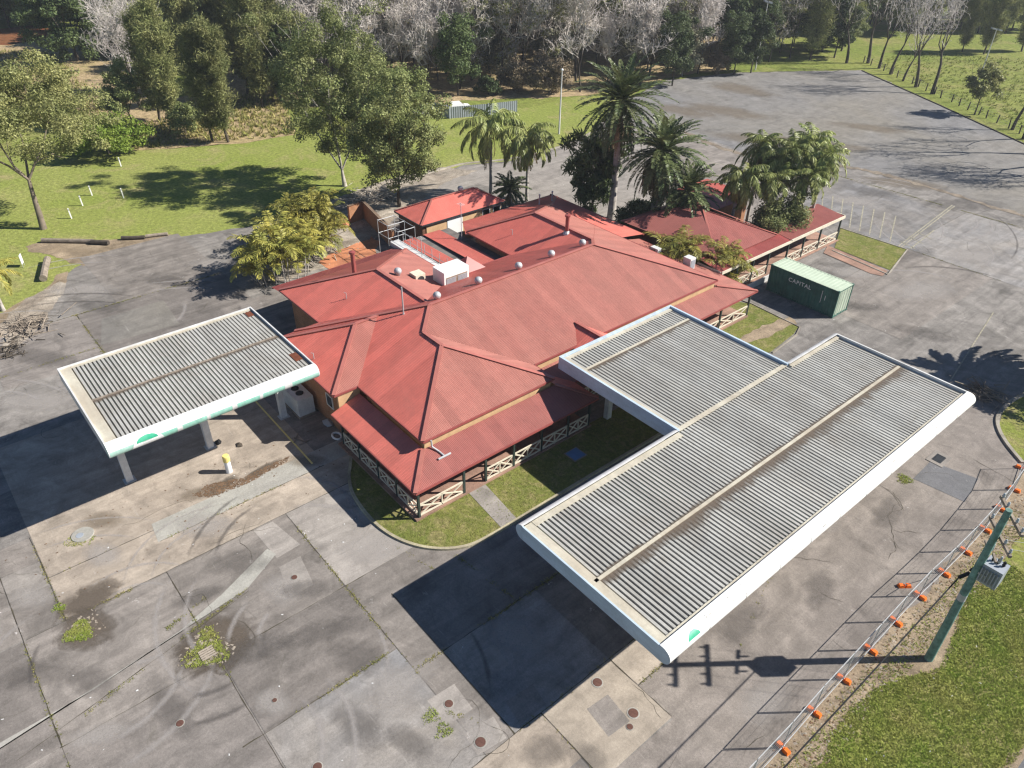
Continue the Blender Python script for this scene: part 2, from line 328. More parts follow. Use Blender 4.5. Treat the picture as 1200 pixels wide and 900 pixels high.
def struct(name, poly, z, mat):
    return tag(MB().add([(p[0], p[1], z) for p in poly], [tuple(range(len(poly)))]).build(name, mat), kind='structure')
def px(pts, z=0.0): return [at(x, y, z) for x, y in pts]
def np_mesh(name, V, Fq, mat, parent=None, mi=None, org=None):
    """mesh from numpy vertices and faces of equal size"""
    me = bpy.data.meshes.new(name); V = np.asarray(V, np.float32); Fq = np.asarray(Fq, np.int32); k = Fq.shape[1]
    me.vertices.add(len(V)); me.vertices.foreach_set('co', V.ravel())
    me.loops.add(Fq.size); me.loops.foreach_set('vertex_index', Fq.ravel())
    me.polygons.add(len(Fq)); me.polygons.foreach_set('loop_start', np.arange(0, Fq.size, k, dtype=np.int32))
    for m in (mat if isinstance(mat, (list, tuple)) else [mat]): me.materials.append(m)
    if mi is not None: me.polygons.foreach_set('material_index', np.asarray(mi, np.int32))
    me.update(calc_edges=True)
    o = bpy.data.objects.new(name, me); COL.objects.link(o)
    if parent is not None: o.parent = parent
    return o

SINE = [(i/12, math.sin(2*math.pi*i/6)*(1.0 if i < 6 else .3)) for i in range(12)]
RIBS = [(0.0, 0), (0.33, 0), (0.38, 1), (0.93, 1), (0.98, 0)]
def sheet(mb, pts, axis, period=0.2, amp=0.0108, prof=SINE, mi=0, mi_low=None, t0=None):
    """profiled metal sheet over a flat facet: the profile repeats along `axis` (0=x, 1=y), the ribs run the other way"""
    P = [Vector(p) for p in pts]; n = Vector((0, 0, 0))
    for i in range(len(P)):
        a_, b_ = P[i], P[(i+1) % len(P)]; n += Vector(((a_.y-b_.y)*(a_.z+b_.z), (a_.z-b_.z)*(a_.x+b_.x), (a_.x-b_.x)*(a_.y+b_.y)))
    n.normalize()
    if n.z < 0: n = -n
    o_ = 1-axis; T = [p[axis] for p in P]; lo, hi = min(T), max(T)
    ts = []; k = math.floor(lo/period)
    while k*period < hi:
        for fr, h in prof:
            t = (k+fr)*period
            if lo+1e-4 < t < hi-1e-4: ts.append((t, h))
        k += 1
    ts = [(lo+1e-5, 0.0)] + ts + [(hi-1e-5, 0.0)]
    prev = None
    for t, h in ts:
        ss = []
        for i in range(len(P)):
            a_, b_ = P[i], P[(i+1) % len(P)]
            if (a_[axis]-t)*(b_[axis]-t) <= 0 and abs(a_[axis]-b_[axis]) > 1e-9:
                q = (t-a_[axis])/(b_[axis]-a_[axis]); ss.append(a_[o_]+(b_[o_]-a_[o_])*q)
        if len(ss) < 2: continue
        pr = []
        for s_ in (min(ss), max(ss)):
            v = [0, 0, 0]; v[axis] = t; v[o_] = s_
            v[2] = P[0].z - (n.x*(v[0]-P[0].x) + n.y*(v[1]-P[0].y))/n.z
            pr.append(Vector(v) + n*(h*amp))
        if prev:
            low = mi_low is not None and prev[2] == 0 and h == 0
            fc = (0, 1, 3, 2) if axis == 1 else (0, 2, 3, 1)
            k_ = math.floor((t+period*.3)/.78); tn = 0.5+(math.sin(k_*12.9898+o_*3.1+lo*7.7)*43758.5453 % 1-.5)*.8; tn = tn-.45 if (t+period*.3)/.78-k_ < .05 else tn
            mb.add([prev[0], prev[1], pr[0], pr[1]], [fc], mi_low if low else mi, tn+.0001)
        prev = (pr[0], pr[1], h)
    return mb

# ------------------------------------------------------------------ ground
def jag(poly, amp, step=0.7, seed=1):
    rj = random.Random(seed); out = []; n = len(poly)
    for i in range(n):
        p, q = Vector((poly[i][0], poly[i][1], 0)), Vector((poly[(i+1) % n][0], poly[(i+1) % n][1], 0)); L = (q-p).length; k = max(1, min(140, int(L/step))); d = (q-p)/max(L, 1e-6); sd_ = Vector((-d.y, d.x, 0)); w1 = 0
        for j in range(k):
            w1 = .6*w1+rj.gauss(0, amp) if j else 0; c = p.lerp(q, j/k)+sd_*w1; out.append((c.x, c.y))
    return out
tag(MB().add([(-900, -500, -0.02), (500, -500, -0.02), (500, 900, -0.02), (-900, 900, -0.02)], [(0, 1, 2, 3)]).build('terrain', M['pasture']), kind='structure')
lawn_px = [(-60, 300), (-60, 180), (60, 187), (130, 185), (150, 177), (270, 169), (345, 158), (420, 150), (520, 140), (570, 133), (640, 121), (700, 110), (745, 104), (735, 125), (700, 170), (600, 190), (545, 195), (470, 216), (415, 232), (390, 240), (300, 266), (200, 281), (140, 292), (100, 312), (60, 352), (20, 390), (-60, 420)]
struct('lawn', jag(px(lawn_px), .22, 1.2), 0.0, M['lawn'])
struct('dry_grassland', jag(px([(-80, 28), (10, 45), (60, 42), (120, 60), (180, 118), (330, 96), (345, 158), (270, 169), (150, 177), (130, 150), (95, 130), (-80, 90)]), .15, .6, 135), 0.0, M['drygrass'])
struct('wood_floor', jag(px([(285, 132), (345, 128), (440, 124), (560, 118), (690, 112), (745, 100), (800, 88), (850, 82), (880, 40), (900, 10), (250, 10), (230, 60)]), .5, 2.0, 8), 0.003, M['drygrass'])
struct('reed_bed', px([(-40, 36), (8, 33), (62, 27), (66, 36), (50, 46), (10, 53), (-40, 52)]), 0.006, M['reeds'])
yard = [at(0, 394), at(30, 380), at(62, 352), at(80, 320), at(98, 309), at(140, 290), at(200, 279), at(300, 264), at(390, 238), at(415, 230), at(470, 214), at(545, 193), at(600, 188), at(660, 172), at(690, 158), at(735, 117), at(780, 94), at(860, 85), at(1010, 82), at(1200, 168), at(1330, 232), (-4.9, 98), (-4.9, -45), (-60, -45), (-75, -20)]
struct('yard', jag(yard, .16, .8, 3), 0.006, M['asphalt'])
struct('car_park', px([(735, 118), (780, 95), (860, 86), (1010, 83), (1198, 168), (1330, 233), (1330, 292), (1165, 240), (1045, 204), (985, 192), (870, 178), (800, 152), (745, 150)]), 0.012, M['asphalt_blue'])
struct('access_road', px([(470, 216), (545, 195), (600, 190), (660, 175), (700, 162), (745, 152), (800, 154), (870, 180), (985, 194), (960, 240), (880, 260), (700, 255), (640, 240), (560, 215), (520, 228), (470, 245)]), 0.010, M['conc_pale'])
struct('driveway', [(-12.2, 18.9), (-10.0, 18.8), (-10.1, 14.4), (-11.3, 14.0), (-13.5, -20), (-4.95, -20), (-4.95, 50.5), (-8.5, 52.4), (-9.8, 54), (-10.4, 57), (-12, 57), (-12.2, 46)], 0.011, M['asphalt_warm'])
SLABS = [  # x0, x1, y0, y1, material
    (-51, -37.15, -1.1, 15.2, 'conc_tan'), (-37.1, -33.55, -1.1, 18.6, 'conc_tan'),
    (-41.0, -38.75, -3.1, -1.2, 'conc_grey'), (-38.7, -36.6, -3.1, -1.2, 'conc_pale'), (-36.55, -33.6, -3.1, -1.2, 'conc_grey'),
    (-41.0, -33.6, -9, -3.15, 'conc_grey'), (-33.5, -26.45, -9, -3.15, 'conc_dark'), (-33.5, -26.45, -3.1, 3.95, 'conc_grey'),
    (-33.5, -26.45, 4.0, 11.05, 'conc_grey'), (-33.5, -26.45, 11.1, 20.5, 'conc_pale'),
    (-26.4, -21.35, -9, 4.0, 'conc_dark'), (-26.4, -21.35, 4.05, 11.05, 'conc_dark'), (-26.4, -19.75, 11.1, 20.5, 'conc_grey'),
    (-21.3, -14.15, 4.05, 11.05, 'conc_blue'), (-21.3, -14.15, -9, 4.0, 'conc_dark'), (-19.7, -14.15, 11.1, 12.7, 'conc_grey'),
    (-19.7, -14.15, 12.75, 18.85, 'conc_blue'), (-19.7, -14.15, 18.9, 33, 'conc_grey'), (-19.7, -14.15, 33.05, 47, 'conc_grey'),
    (-14.1, -10.1, 14.35, 18.85, 'conc_cream'), (-14.1, -11.4, 9.0, 14.3, 'conc_tan'), (-14.1, -12.25, 18.9, 33.4, 'conc_cream'), (-14.1, -12.4, 33.45, 46.2, 'conc_cream'),
    (-28.9, -19.9, 60, 78, 'conc_grey'), (-45.4, -28.95, 77.6, 92, 'conc_blue'), (-28.9, -17, 78.05, 93, 'conc_blue'), (-66, -45.5, 72, 89, 'conc_grey'),
    (-78, -66.6, 11.5, 21, 'conc_grey'), (-66.5, -51.1, 8.2, 21.0, 'conc_dark'), (-66.5, -58, 1.0, 8.1, 'conc_dark'),
]
for i, (x0, x1, y0, y1, mk) in enumerate(SLABS):
    struct('concrete_slab', [(x0, y0), (x1, y0), (x1, y1), (x0, y1)], 0.017+0.0007*(i % 4), M[mk])
PATCHES = [([(-37.7, 4.6), (-36.0, 4.4), (-36.0, 18.0), (-37.7, 18.0)], 'conc_light'), ([(-33.4, 9.0), (-33.4, 10.2), (-30.7, 10.6), (-30.6, 9.1)], 'conc_pale'),
    ([(-28.2, -11), (-27.4, -11), (-29.6, 6.9), (-30.9, 9.2), (-31.6, 9.0), (-30.1, 5.7), (-29.2, 3.1), (-28.5, -1.2)], 'conc_light'),
    ([(-29.9, 8.9), (-27.6, 8.4), (-27.6, 9.8), (-29.9, 10.2)], 'conc_pale'), ([(-12.9, 16.1), (-11.3, 15.9), (-11.2, 17.2), (-12.8, 17.4)], 'conc_dark'),
    ([(-10.9, 43.8), (-7.8, 44.2), (-8.2, 47.1), (-11.0, 46.4)], 'patch'), ([(-18.6, 13.6), (-17.2, 13.4), (-17.0, 14.8), (-18.4, 15.0)], 'conc_pale'),
    ([(-15.6, 13.4), (-14.3, 13.2), (-14.3, 14.8), (-15.5, 15.0)], 'conc_dark'), ([(-15.6, 10.9), (-14.4, 10.8), (-14.2, 12.3), (-15.4, 12.5)], 'conc_pale'),
    ([(-18.0, 10.6), (-16.4, 10.5), (-16.3, 12.0), (-17.9, 12.1)], 'conc_pale'), ([(-64.5, 9.6), (-60.2, 8.3), (-59.6, 14.4), (-64.6, 14.8)], 'asphalt_blue')]
for i, (poly, mk) in enumerate(PATCHES): struct('concrete_patch', poly, 0.0225+0.0006*(i % 3), M[mk])
# wide cracked joints (weeds come later), painted bay lines
JOINTS = [((-24.2, 33), (-14.1, 33)), ((-19.7, 24), (-19.7, 47)), ((-37.1, -1.1), (-37.1, 4.4)), ((-33.52, -3), (-33.52, 18)), ((-41, -1.15), (-33.5, -1.15)), ((-39, -3.12), (-24, -3.12)), ((-33.5, 11.07), (-19.7, 11.07)), ((-33.5, 3.97), (-19, 3.97)),
    ((-26.42, -3.2), (-26.42, 14)), ((-21.33, 3), (-21.33, 11)), ((-19.72, 10.9), (-19.72, 24)), ((-24.4, 12.72), (-14.1, 12.72)), ((-14.12, 9), (-14.12, 34)), ((-14.1, 14.32), (-10.2, 14.32)), ((-14.1, 18.87), (-10.1, 18.87)),
    ((-12.2, 18.9), (-12.3, 46)), ((-66.5, 8.15), (-58, 8.15)), ((-66.55, 6), (-66.55, 21)), ((-28.92, 60), (-28.92, 93)), ((-45, 77.5), (-28.9, 77.8)), ((-45.4, 92.1), (-28, 92.6)), ((-28.9, 78.0), (-19, 78.0)), ((-36, 4.5), (-36, 15)), ((-27.0, -4.8), (-29.4, 6.9))]
jb = MB()
for (x0, y0), (x1, y1) in JOINTS:
    p, q = Vector((x0, y0, 0)), Vector((x1, y1, 0)); L = (q-p).length; n = max(2, int(L/0.5)); d = (q-p)/L; s = Vector((-d.y, d.x, 0))
    pl = []
    for k in range(n+1): pl.append((p+d*(L*k/n)+s*random.uniform(-.02, .02), random.choice((.006, .01, .016, .03))))
    vs = []
    for c, w_ in pl: vs += [c+s*w_+Vector((0, 0, .0255)), c-s*w_+Vector((0, 0, .0255))]
    jb.add(vs, [(2*k, 2*k+1, 2*k+3, 2*k+2) for k in range(n)])
tag(jb.build('pavement_joints', M['crack']), kind='structure')
def cracks(name, n, box, seed, z=.0256):
    rr = random.Random(seed); mb = MB()
    for _ in range(n):
        p = Vector((rr.uniform(*box[:2]), rr.uniform(*box[2:]), z)); a_ = rr.uniform(0, 6.28); vs = []; k = rr.randint(6, 22)
        for i in range(k):
            w_ = rr.uniform(.004, .016)*(1-abs(2*i/(k-1)-1)**3); sd_ = Vector((-math.sin(a_), math.cos(a_), 0)); vs += [p+sd_*w_, p-sd_*w_]; a_ += rr.gauss(0, .38); p = p+Vector((math.cos(a_), math.sin(a_), 0))*rr.uniform(.15, .4)
        mb.add(vs, [(2*i, 2*i+1, 2*i+3, 2*i+2) for i in range(k-1)])
    return tag(mb.build(name, M['crack']), kind='structure')
cracks('pavement_cracks', 18, (-40, -10, -7, 16), 3); cracks('pavement_cracks', 14, (-11.5, -6.5, 15, 48), 4); cracks('pavement_cracks', 28, (-46, -12, 58, 95), 5); cracks('pavement_cracks', 30, (-76, -50, -2, 22), 6)
def strip(mb, p, q, w_, z):
    p, q = Vector((p[0], p[1], 0)), Vector((q[0], q[1], 0)); s = (q-p).normalized(); s = Vector((-s.y, s.x, 0))*w_/2; zz = Vector((0, 0, z))
    mb.add([p+s+zz, p-s+zz, q-s+zz, q+s+zz], [(0, 1, 2, 3)])
lb = MB()
strip(lb, (-29.3, 77.9), (-31.0, 94), 0.14, .0275); strip(lb, (-29.0, 77.9), (-30.7, 94), 0.14, .0275); strip(lb, (-28.2, 78.3), (-28.9, 85), 0.14, .0275)
for k in range(7): strip(lb, (-29.8-k*0.05, 79.2+k*1.9), (-27.9-k*0.05, 78.6+k*1.9), 0.12, .0275) if k < 3 else None
for k in range(11): strip(lb, (-30.4-k*1.15, 78.2), (-33.5-k*1.3, 85.5), 0.13, .0275)
strip(lb, (-45, 89.5), (-63, 81), 0.15, .0275); strip(lb, (-48, 83), (-64, 76), .12, .0275); strip(lb, (-17, 71), (-14.5, 57), .1, .0275)
tag(lb.build('parking_lines', M['paint_line']), kind='structure')
yl = MB(); strip(yl, (-46, 14.6), (-36.6, 14.5), 0.12, .0275); tag(yl.build('yellow_line', M['yellow']), kind='structure')
# soft stains with a shape of their own: dark oil, mud and pale spills
def blob_poly(c, rx, ry, rot=0, n=22, jag=0.22):
    ph = [random.uniform(0, 6.28) for _ in range(3)]; out = []
    for k in range(n):
        t = 2*math.pi*k/n; r = 1+jag*(math.sin(2*t+ph[0])*.5+math.sin(3*t+ph[1])*.35+math.sin(7*t+ph[2])*.25)
        x, y = rx*r*math.cos(t), ry*r*math.sin(t); out.append((c[0]+x*math.cos(rot)-y*math.sin(rot), c[1]+x*math.sin(rot)+y*math.cos(rot)))
    return out
M['stain_dark'] = m_concrete('damp_stain', (0.125, 0.105, 0.088), (0.15, 0.128, 0.11), 0.5, 0.5, 0.3)
M['mud'] = m_concrete('dried_mud', (0.27, 0.225, 0.175), (0.21, 0.17, 0.13), 0.6, 0.8, 0.5)
def m_soft(name, c, strength=0.8, scale=2.2):
    t = NT(name, 0.9, 0, 0.2); at_ = t.n('ShaderNodeAttribute'); at_.attribute_name = 'fade'
    f1 = t.n('ShaderNodeMath', operation='MULTIPLY_ADD'); t.lk(t.noise(scale, 6, 0.7, dist=0.6), f1.inputs[0]); f1.inputs[1].default_value = 1.5; f1.inputs[2].default_value = -0.85
    f2 = t.n('ShaderNodeMath', operation='ADD'); t.lk(at_.outputs['Fac'], f2.inputs[0]); t.lk(f1.outputs[0], f2.inputs[1])
    fac = t.ramp(f2.outputs[0], 0.0, 0.75, 0, strength)
    t.lk(t.scale(t.rgb(c), t.ramp(t.noise(12, 3, 0.8), 0.3, 0.7, .8, 1.2)), t.b.inputs['Base Color'])
    tr = t.n('ShaderNodeBsdfTransparent'); mx = t.n('ShaderNodeMixShader'); t.lk(fac, mx.inputs[0]); t.lk(tr.outputs[0], mx.inputs[1]); t.lk(t.b.outputs[0], mx.inputs[2])
    t.lk(mx.outputs[0], t.t.nodes['Material Output'].inputs['Surface']); return t.m
def stains(name, items, mat, z):
    V = []; Fq = []; A = []
    for k, (c, rx, ry, rot) in enumerate(items):
        o = len(V); n = 20; zz = z+(k % 5)*.0002; V.append((c[0], c[1], zz)); A.append(1.0)
        for r, al in ((.35, .9), (.7, .45), (1.0, 0.0)):
            for q in range(n):
                t = 2*math.pi*q/n; x, y = rx*r*math.cos(t), ry*r*math.sin(t); V.append((c[0]+x*math.cos(rot)-y*math.sin(rot), c[1]+x*math.sin(rot)+y*math.cos(rot), zz)); A.append(al)
        for q in range(n):
            Fq.append((o, o+1+q, o+1+(q+1) % n))
            for r in (0, 1): a0, b0 = o+1+r*n, o+1+(r+1)*n; Fq.append((a0+q, b0+q, b0+(q+1) % n, a0+(q+1) % n))
    me = bpy.data.meshes.new(name); me.from_pydata(V, [], Fq); me.materials.append(mat); at_ = me.attributes.new('fade', 'FLOAT', 'POINT'); at_.data.foreach_set('value', A)
    o = bpy.data.objects.new(name, me); COL.objects.link(o); return tag(o, kind='structure')
def sq(x, y): p = at(x, y); return (p.x, p.y)
def tyre_marks(name, arcs, mat, z):
    V = []; Fq = []; A = []
    for k, (c, r, a0, a1, w_) in enumerate(arcs):
        for off in ((0, 1.45) if k % 2 else (0,)):
            n = 26; o = len(V)
            for i in range(n+1):
                t = a0+(a1-a0)*i/n; e = min(1, 4*min(i, n-i)/n)
                for q, al in ((-1, 0), (0, 1), (1, 0)): rr = r+off+q*w_/2; V.append((c[0]+rr*math.cos(t), c[1]+rr*math.sin(t), z+.0002*(k % 4))); A.append(al*e)
            for i in range(n):
                for q in (0, 1): b0 = o+3*i+q; Fq.append((b0, b0+1, b0+4, b0+3))
    me = bpy.data.meshes.new(name); me.from_pydata(V, [], Fq); me.materials.append(mat); at_ = me.attributes.new('fade', 'FLOAT', 'POINT'); at_.data.foreach_set('value', A)
    o = bpy.data.objects.new(name, me); COL.objects.link(o); return tag(o, kind='structure')
rt = random.Random(12); ta = []
for _ in range(16): ta.append(((rt.uniform(-34, -12), rt.uniform(-6, 12)), rt.uniform(1.5, 7), (t0_ := rt.uniform(0, 6.28)), t0_+rt.uniform(.6, 2.2), rt.uniform(.25, .5)))
for _ in range(8): ta.append(((rt.uniform(-40, -14), rt.uniform(62, 92)), rt.uniform(4, 12), (t0_ := rt.uniform(0, 6.28)), t0_+rt.uniform(.5, 1.6), rt.uniform(.3, .6)))
for _ in range(8): ta.append(((rt.uniform(-70, -52), rt.uniform(-4, 18)), rt.uniform(4, 12), (t0_ := rt.uniform(0, 6.28)), t0_+rt.uniform(.5, 1.6), rt.uniform(.3, .6)))
tyre_marks('tyre_marks', ta, m_soft('tyre_pale', (0.42, 0.39, 0.37), .42, 1.8), .0262)
tyre_marks('tyre_marks', [((c[0]+3, c[1]+2), r*1.3, a0, a1, w_) for c, r, a0, a1, w_ in ta[::2]], m_soft('tyre_dark', (0.10, 0.09, 0.085), .38, 1.8), .0272)
stains('mud_stain', [(sq(104, 703), 1.3, 1.9, .15), (sq(262, 568), .55, 1.5, .25), (sq(305, 552), .4, 1.8, .2), (sq(256, 752), 2.3, 2.1, .5), (sq(100, 738), 1.9, 1.5, .5), (sq(243, 762), 2.0, 1.8, .5)], m_soft('mud_soft', (0.12, 0.098, 0.078), .85, 1.2), .0246)
stains('dust_stain', [(sq(320, 822), 1.2, .8, .3), (sq(458, 825), 1.3, .9, .8), (sq(440, 640), 2.4, 1.6, 1.1), (sq(500, 630), 1.5, 1.1, .4), (sq(470, 800), 2.2, 1.2, 1.5), (sq(560, 855), 1.4, 1.0, .2), (sq(700, 560), 2.5, 1.5, .4), (sq(430, 590), 2.2, 1.0, .9), (sq(605, 745), 2.0, 1.4, .6), (sq(120, 860), 1.8, .7, 1.2), (sq(40, 700), 1.5, 1.0, .8), (sq(330, 690), 1.5, 1.2, .1), (sq(240, 615), 2.0, 1.3, .9), (sq(120, 650), 1.6, 1.0, .4), (sq(1080, 340), 5.0, 2.2, 1.2), (sq(1000, 320), 3.0, 1.5, .6), (sq(1140, 300), 4.0, 2.0, 1.0), (sq(960, 600), 1.6, 2.4, .2), (sq(900, 820), 1.2, 2.2, .1), (sq(40, 470), 4.0, 1.5, .8), (sq(100, 340), 4.0, 1.6, .9), (sq(250, 310), 3.0, 1.4, .6), (sq(1000, 235), 4, 2.2, .8)], m_soft('dust_soft', (0.40, 0.37, 0.345), .5, .6), .0249)
stains('oil_stain', [(sq(300, 760), 2.6, 1.0, 1.3), (sq(380, 740), 3.0, .9, 1.2), (sq(420, 850), 2.2, 1.0, .2), (sq(360, 690), 1.8, .8, 1.0), (sq(200, 830), 2.8, .8, .1), (sq(110, 800), 2.0, .9, .4), (sq(640, 880), 1.5, .9, 1.1), (sq(690, 890), 1.1, .9, .4), (sq(40, 790), 2.4, 1.0, .9), (sq(480, 870), 1.6, .8, .4), (sq(420, 770), 2.2, 1.2, .5), (sq(280, 660), 2.0, 1.1, .9), (sq(230, 700), 1.6, .7, 1.3), (sq(870, 730), 1.0, 2.6, .1), (sq(960, 690), .9, 2.0, .3), (sq(1040, 600), .9, 2.2, .1), (sq(1080, 390), 3.0, 1.4, .4), (sq(1060, 300), 6.0, 1.4, 1.3), (sq(1010, 360), 3.0, 1.0, .8), (sq(1130, 240), 6.0, 2.4, .9), (sq(50, 420), 4.0, 1.4, .6), (sq(120, 360), 3.5, 1.2, .5), (sq(200, 330), 4.0, 1.2, .6), (sq(1020, 225), 4.0, 2.0, .3), (sq(700, 190), 5.0, 2.0, .2)], m_soft('oil_soft', (0.11, 0.10, 0.094), .32, 1.1), .0253)
stains('brown_stain', [(sq(850, 130), 9, 4, .3), (sq(900, 165), 10, 3.5, .5), (sq(800, 130), 7, 3.5, .2), (sq(960, 170), 9, 3, .6), (sq(1020, 150), 7, 2.5, .5), (sq(870, 105), 8, 4, .1), (sq(1060, 215), 6, 2.2, .6), (sq(360, 540), 1.6, .8, .9), (sq(240, 577), 2.2, .7, 1.3), (sq(120, 610), 1.6, .9, .9)], m_soft('brown_soft', (0.21, 0.17, 0.125), .45, .35), .0257)
struct('dirt_strip', jag([(-6.3, -10), (-4.2, -10), (-4.1, 20), (-3.3, 30.5), (-3.2, 33), (-4.0, 37), (-4.4, 46), (-5.2, 50), (-6.6, 50.2), (-6.0, 36), (-6.2, 24)], .08, .3, 6), 0.0165, M['dirt'])
struct('verge', [(-4.5, -30), (1.0, -30), (1.0, 90), (-11, 90), (-10.3, 59.5), (-10.25, 56), (-9.7, 54), (-8.4, 52.4), (-6.4, 50.6), (-4.4, 47)], 0.0125, M['verge'])
verge_poly = [(-4.7, -10), (-4.3, 22), (-4.9, 25.2), (-4.7, 27.5), (-4.0, 29.4), (-3.2, 31.2), (-3.7, 34.0), (-4.5, 36.5), (-3.9, 41), (2.0, 41), (2.0, -10)]
struct('verge', jag(verge_poly, .12, .3, 5), 0.0205, M['verge'])
struct('dirt_track', jag([(0.25, 10), (0.5, 27.4), (0.95, 30.5), (1.2, 33), (2.0, 36), (4, 36), (4, 10)], .1, .4, 7), 0.0245, M['dirt'])
struct('road', [(1.0, 10), (1.25, 30), (1.9, 34), (12, 60), (16, 60), (16, 10)], 0.0285, M['patch'])
def smooth_path(pts, n=6):
    out = []; P = [Vector((p[0], p[1], 0)) for p in pts]
    for i in range(len(P)-1):
        p0, p1, p2, p3 = P[max(i-1, 0)], P[i], P[i+1], P[min(i+2, len(P)-1)]
        for k in range(n):
            t = k/n; out.append(0.5*((2*p1)+(p2-p0)*t+(2*p0-5*p1+4*p2-p3)*t*t+(3*p1-p0-3*p2+p3)*t**3))
    return out+[P[-1]]
def kerb(name, pts, w_=0.16, h=0.13, mat='kerb'):
    mb = MB()
    P = [Vector((p[0], p[1], 0)) for p in pts]; vs = []
    for i, p in enumerate(P):
        d = (P[min(i+1, len(P)-1)]-P[max(i-1, 0)]).normalized(); s = Vector((-d.y, d.x, 0))*w_/2
        vs += [p+s, p+s*0.8+Vector((0, 0, h)), p-s*0.8+Vector((0, 0, h)), p-s]
    mb.add(vs, [(4*i+k, 4*i+k+1, 4*i+k+5, 4*i+k+4) for i in range(len(P)-1) for k in range(3)] + [(0, 1, 2, 3), tuple(4*(len(P)-1)+k for k in (3, 2, 1, 0))])
    return tag(mb.build(name, M[mat]), kind='structure')
def ribbon(name, pts, w0, w1, z, mat, seed=1):
    rr = random.Random(seed); P = smooth_path(pts, 14); vs = []
    for i, p in enumerate(P):
        d = (P[min(i+1, len(P)-1)]-P[max(i-1, 0)]).normalized(); sd_ = Vector((-d.y, d.x, 0)); a_, b_ = rr.uniform(w0, w1), rr.uniform(w0, w1); vs += [p+sd_*a_+Vector((0, 0, z)), p-sd_*b_+Vector((0, 0, z))]
    return tag(MB().add(vs, [(2*i, 2*i+1, 2*i+3, 2*i+2) for i in range(len(P)-1)]).build(name, M[mat]), kind='structure')
ribbon('leaf_drift', px([(800, 154), (870, 181), (985, 195), (1045, 207), (1165, 243), (1240, 264)]), .12, .75, .0300, 'mud', 4)
kerb('kerb', smooth_path(px([(462, 217), (500, 204), (520, 198), (545, 192), (600, 186), (660, 171), (692, 156)])), .35, .12)
kerb('kerb', px([(1010, 83), (1100, 123), (1200, 169), (1330, 233)]), .25, .12, 'crack')  # dark colour paints the shadow line along this kerb
bed_edge = smooth_path([(-36.6, 17.4), (-35.0, 16.4), (-33.8, 15.6), (-32.1, 15.0), (-29.5, 14.8), (-27.4, 15.2), (-25.7, 16.2), (-24.6, 17.7), (-24.3, 19.5), (-24.3, 24), (-24.3, 45)])
struct('garden_lawn', [(p.x, p.y) for p in bed_edge] + [(-28.2, 45), (-28.2, 17.2), (-37, 17.4)], 0.08, M['bedgrass'])
kerb('kerb', bed_edge, .22, .14, 'kerb_yellow')
struct('path', [(-28.3, 20.7), (-28.3, 22.0), (-24.4, 21.55), (-24.4, 20.35)], 0.095, M['conc_pale'])
struct('garden_lawn', px([(856, 352), (880, 357), (935, 384), (930, 392), (903, 413), (880, 420), (840, 400), (815, 395), (840, 370)]), 0.05, M['bedgrass'])
kerb('kerb', px([(868, 352), (882, 357), (937, 384), (933, 393), (905, 414)]), 0.14, 0.1)
struct('garden_bed', jag(px([(872, 393), (925, 372), (934, 380), (862, 405), (850, 400)]), .15, .6, 60), 0.056, M['dirt'])
struct('garden_lawn', px([(985, 268), (1062, 293), (1043, 317), (978, 291)]), 0.05, M['bedgrass'])
kerb('kerb', px([(983, 267), (1063, 293), (1043, 319), (1040, 322), (975, 294)]), 0.16, 0.1)
struct('brick_path', px([(970, 288), (1040, 318), (1034, 324), (1020, 321), (965, 297)]), 0.056, M['paver_pink'])
kerb('kerb', smooth_path([(-9.2, 70), (-9.6, 62), (-10.25, 59), (-10.4, 57), (-10.2, 55), (-9.5, 53.5), (-8.4, 52.2), (-7.0, 51.0)]), 0.3, 0.14)
struct('dirt_bank', jag(px([(30, 289), (60, 281), (130, 281), (205, 275), (150, 290), (112, 303), (98, 312), (82, 309), (66, 302)]), .15, .6, 103), 0.0105, M['dirt'])
struct('dirt_bank', jag(px([(-40, 385), (10, 362), (52, 340), (66, 322), (80, 318), (78, 326), (60, 352), (25, 385), (0, 396), (-40, 410)]), .15, .6, 111), 0.0105, M['dirt'])
struct('dirt_bank', jag(px([(305, 262), (395, 232), (470, 205), (520, 196), (560, 200), (520, 215), (470, 250), (420, 300), (330, 330), (300, 330)]), .15, .6, 120), 0.0200, M['gravel'])
struct('terrace', jag(px([(373, 308), (400, 292), (435, 277), (446, 283), (440, 300), (395, 322)]), .15, .6, 72), 0.0300, M['dirt_red'])
struct('rubble_patch', jag(px([(30, 350), (70, 330), (75, 345), (45, 385), (5, 415), (0, 380)]), .15, .6, 64), 0.0235, M['gravel'])
struct('service_ground', [(-48, 16), (-38, 16), (-38, 22), (-46.5, 20.5), (-46.5, 24), (-60, 24), (-60, 18), (-53, 17.8)], 0.0225, M['conc_dark'])

# ------------------------------------------------------------------ main building
bld = thing('brick_building', 'large orange-brick roadhouse with sprawling red corrugated hipped roofs and verandahs', 'building', (-38, 33, 0))
for (x0, x1, y0, y1, h) in ((-36.9, -30.5, 19.4, 28.9, 3.86), (-45.7, -32.6, 20.2, 49.4, 3.84), (-45.6, -38.0, 17.6, 22, 3.82), (-52.3, -44, 21.4, 32.4, 3.88), (-52.2, -44.2, 40.1, 49.6, 3.87)):
    MB().box(x0, x1, y0, y1, 0, h).build('wall', M['brick'], bld)
E0 = 3.9; K = 0.39
def z_(d): return E0+K*d
caps = MB(); gut = MB()
def cap(p, q, w_=0.26): caps.bar(Vector(p)+Vector((0, 0, .045)), Vector(q)+Vector((0, 0, .045)), w_, 0.05)
def gutter(p, q): gut.bar(Vector(p)-Vector((0, 0, .06)), Vector(q)-Vector((0, 0, .06)), 0.13, 0.13)
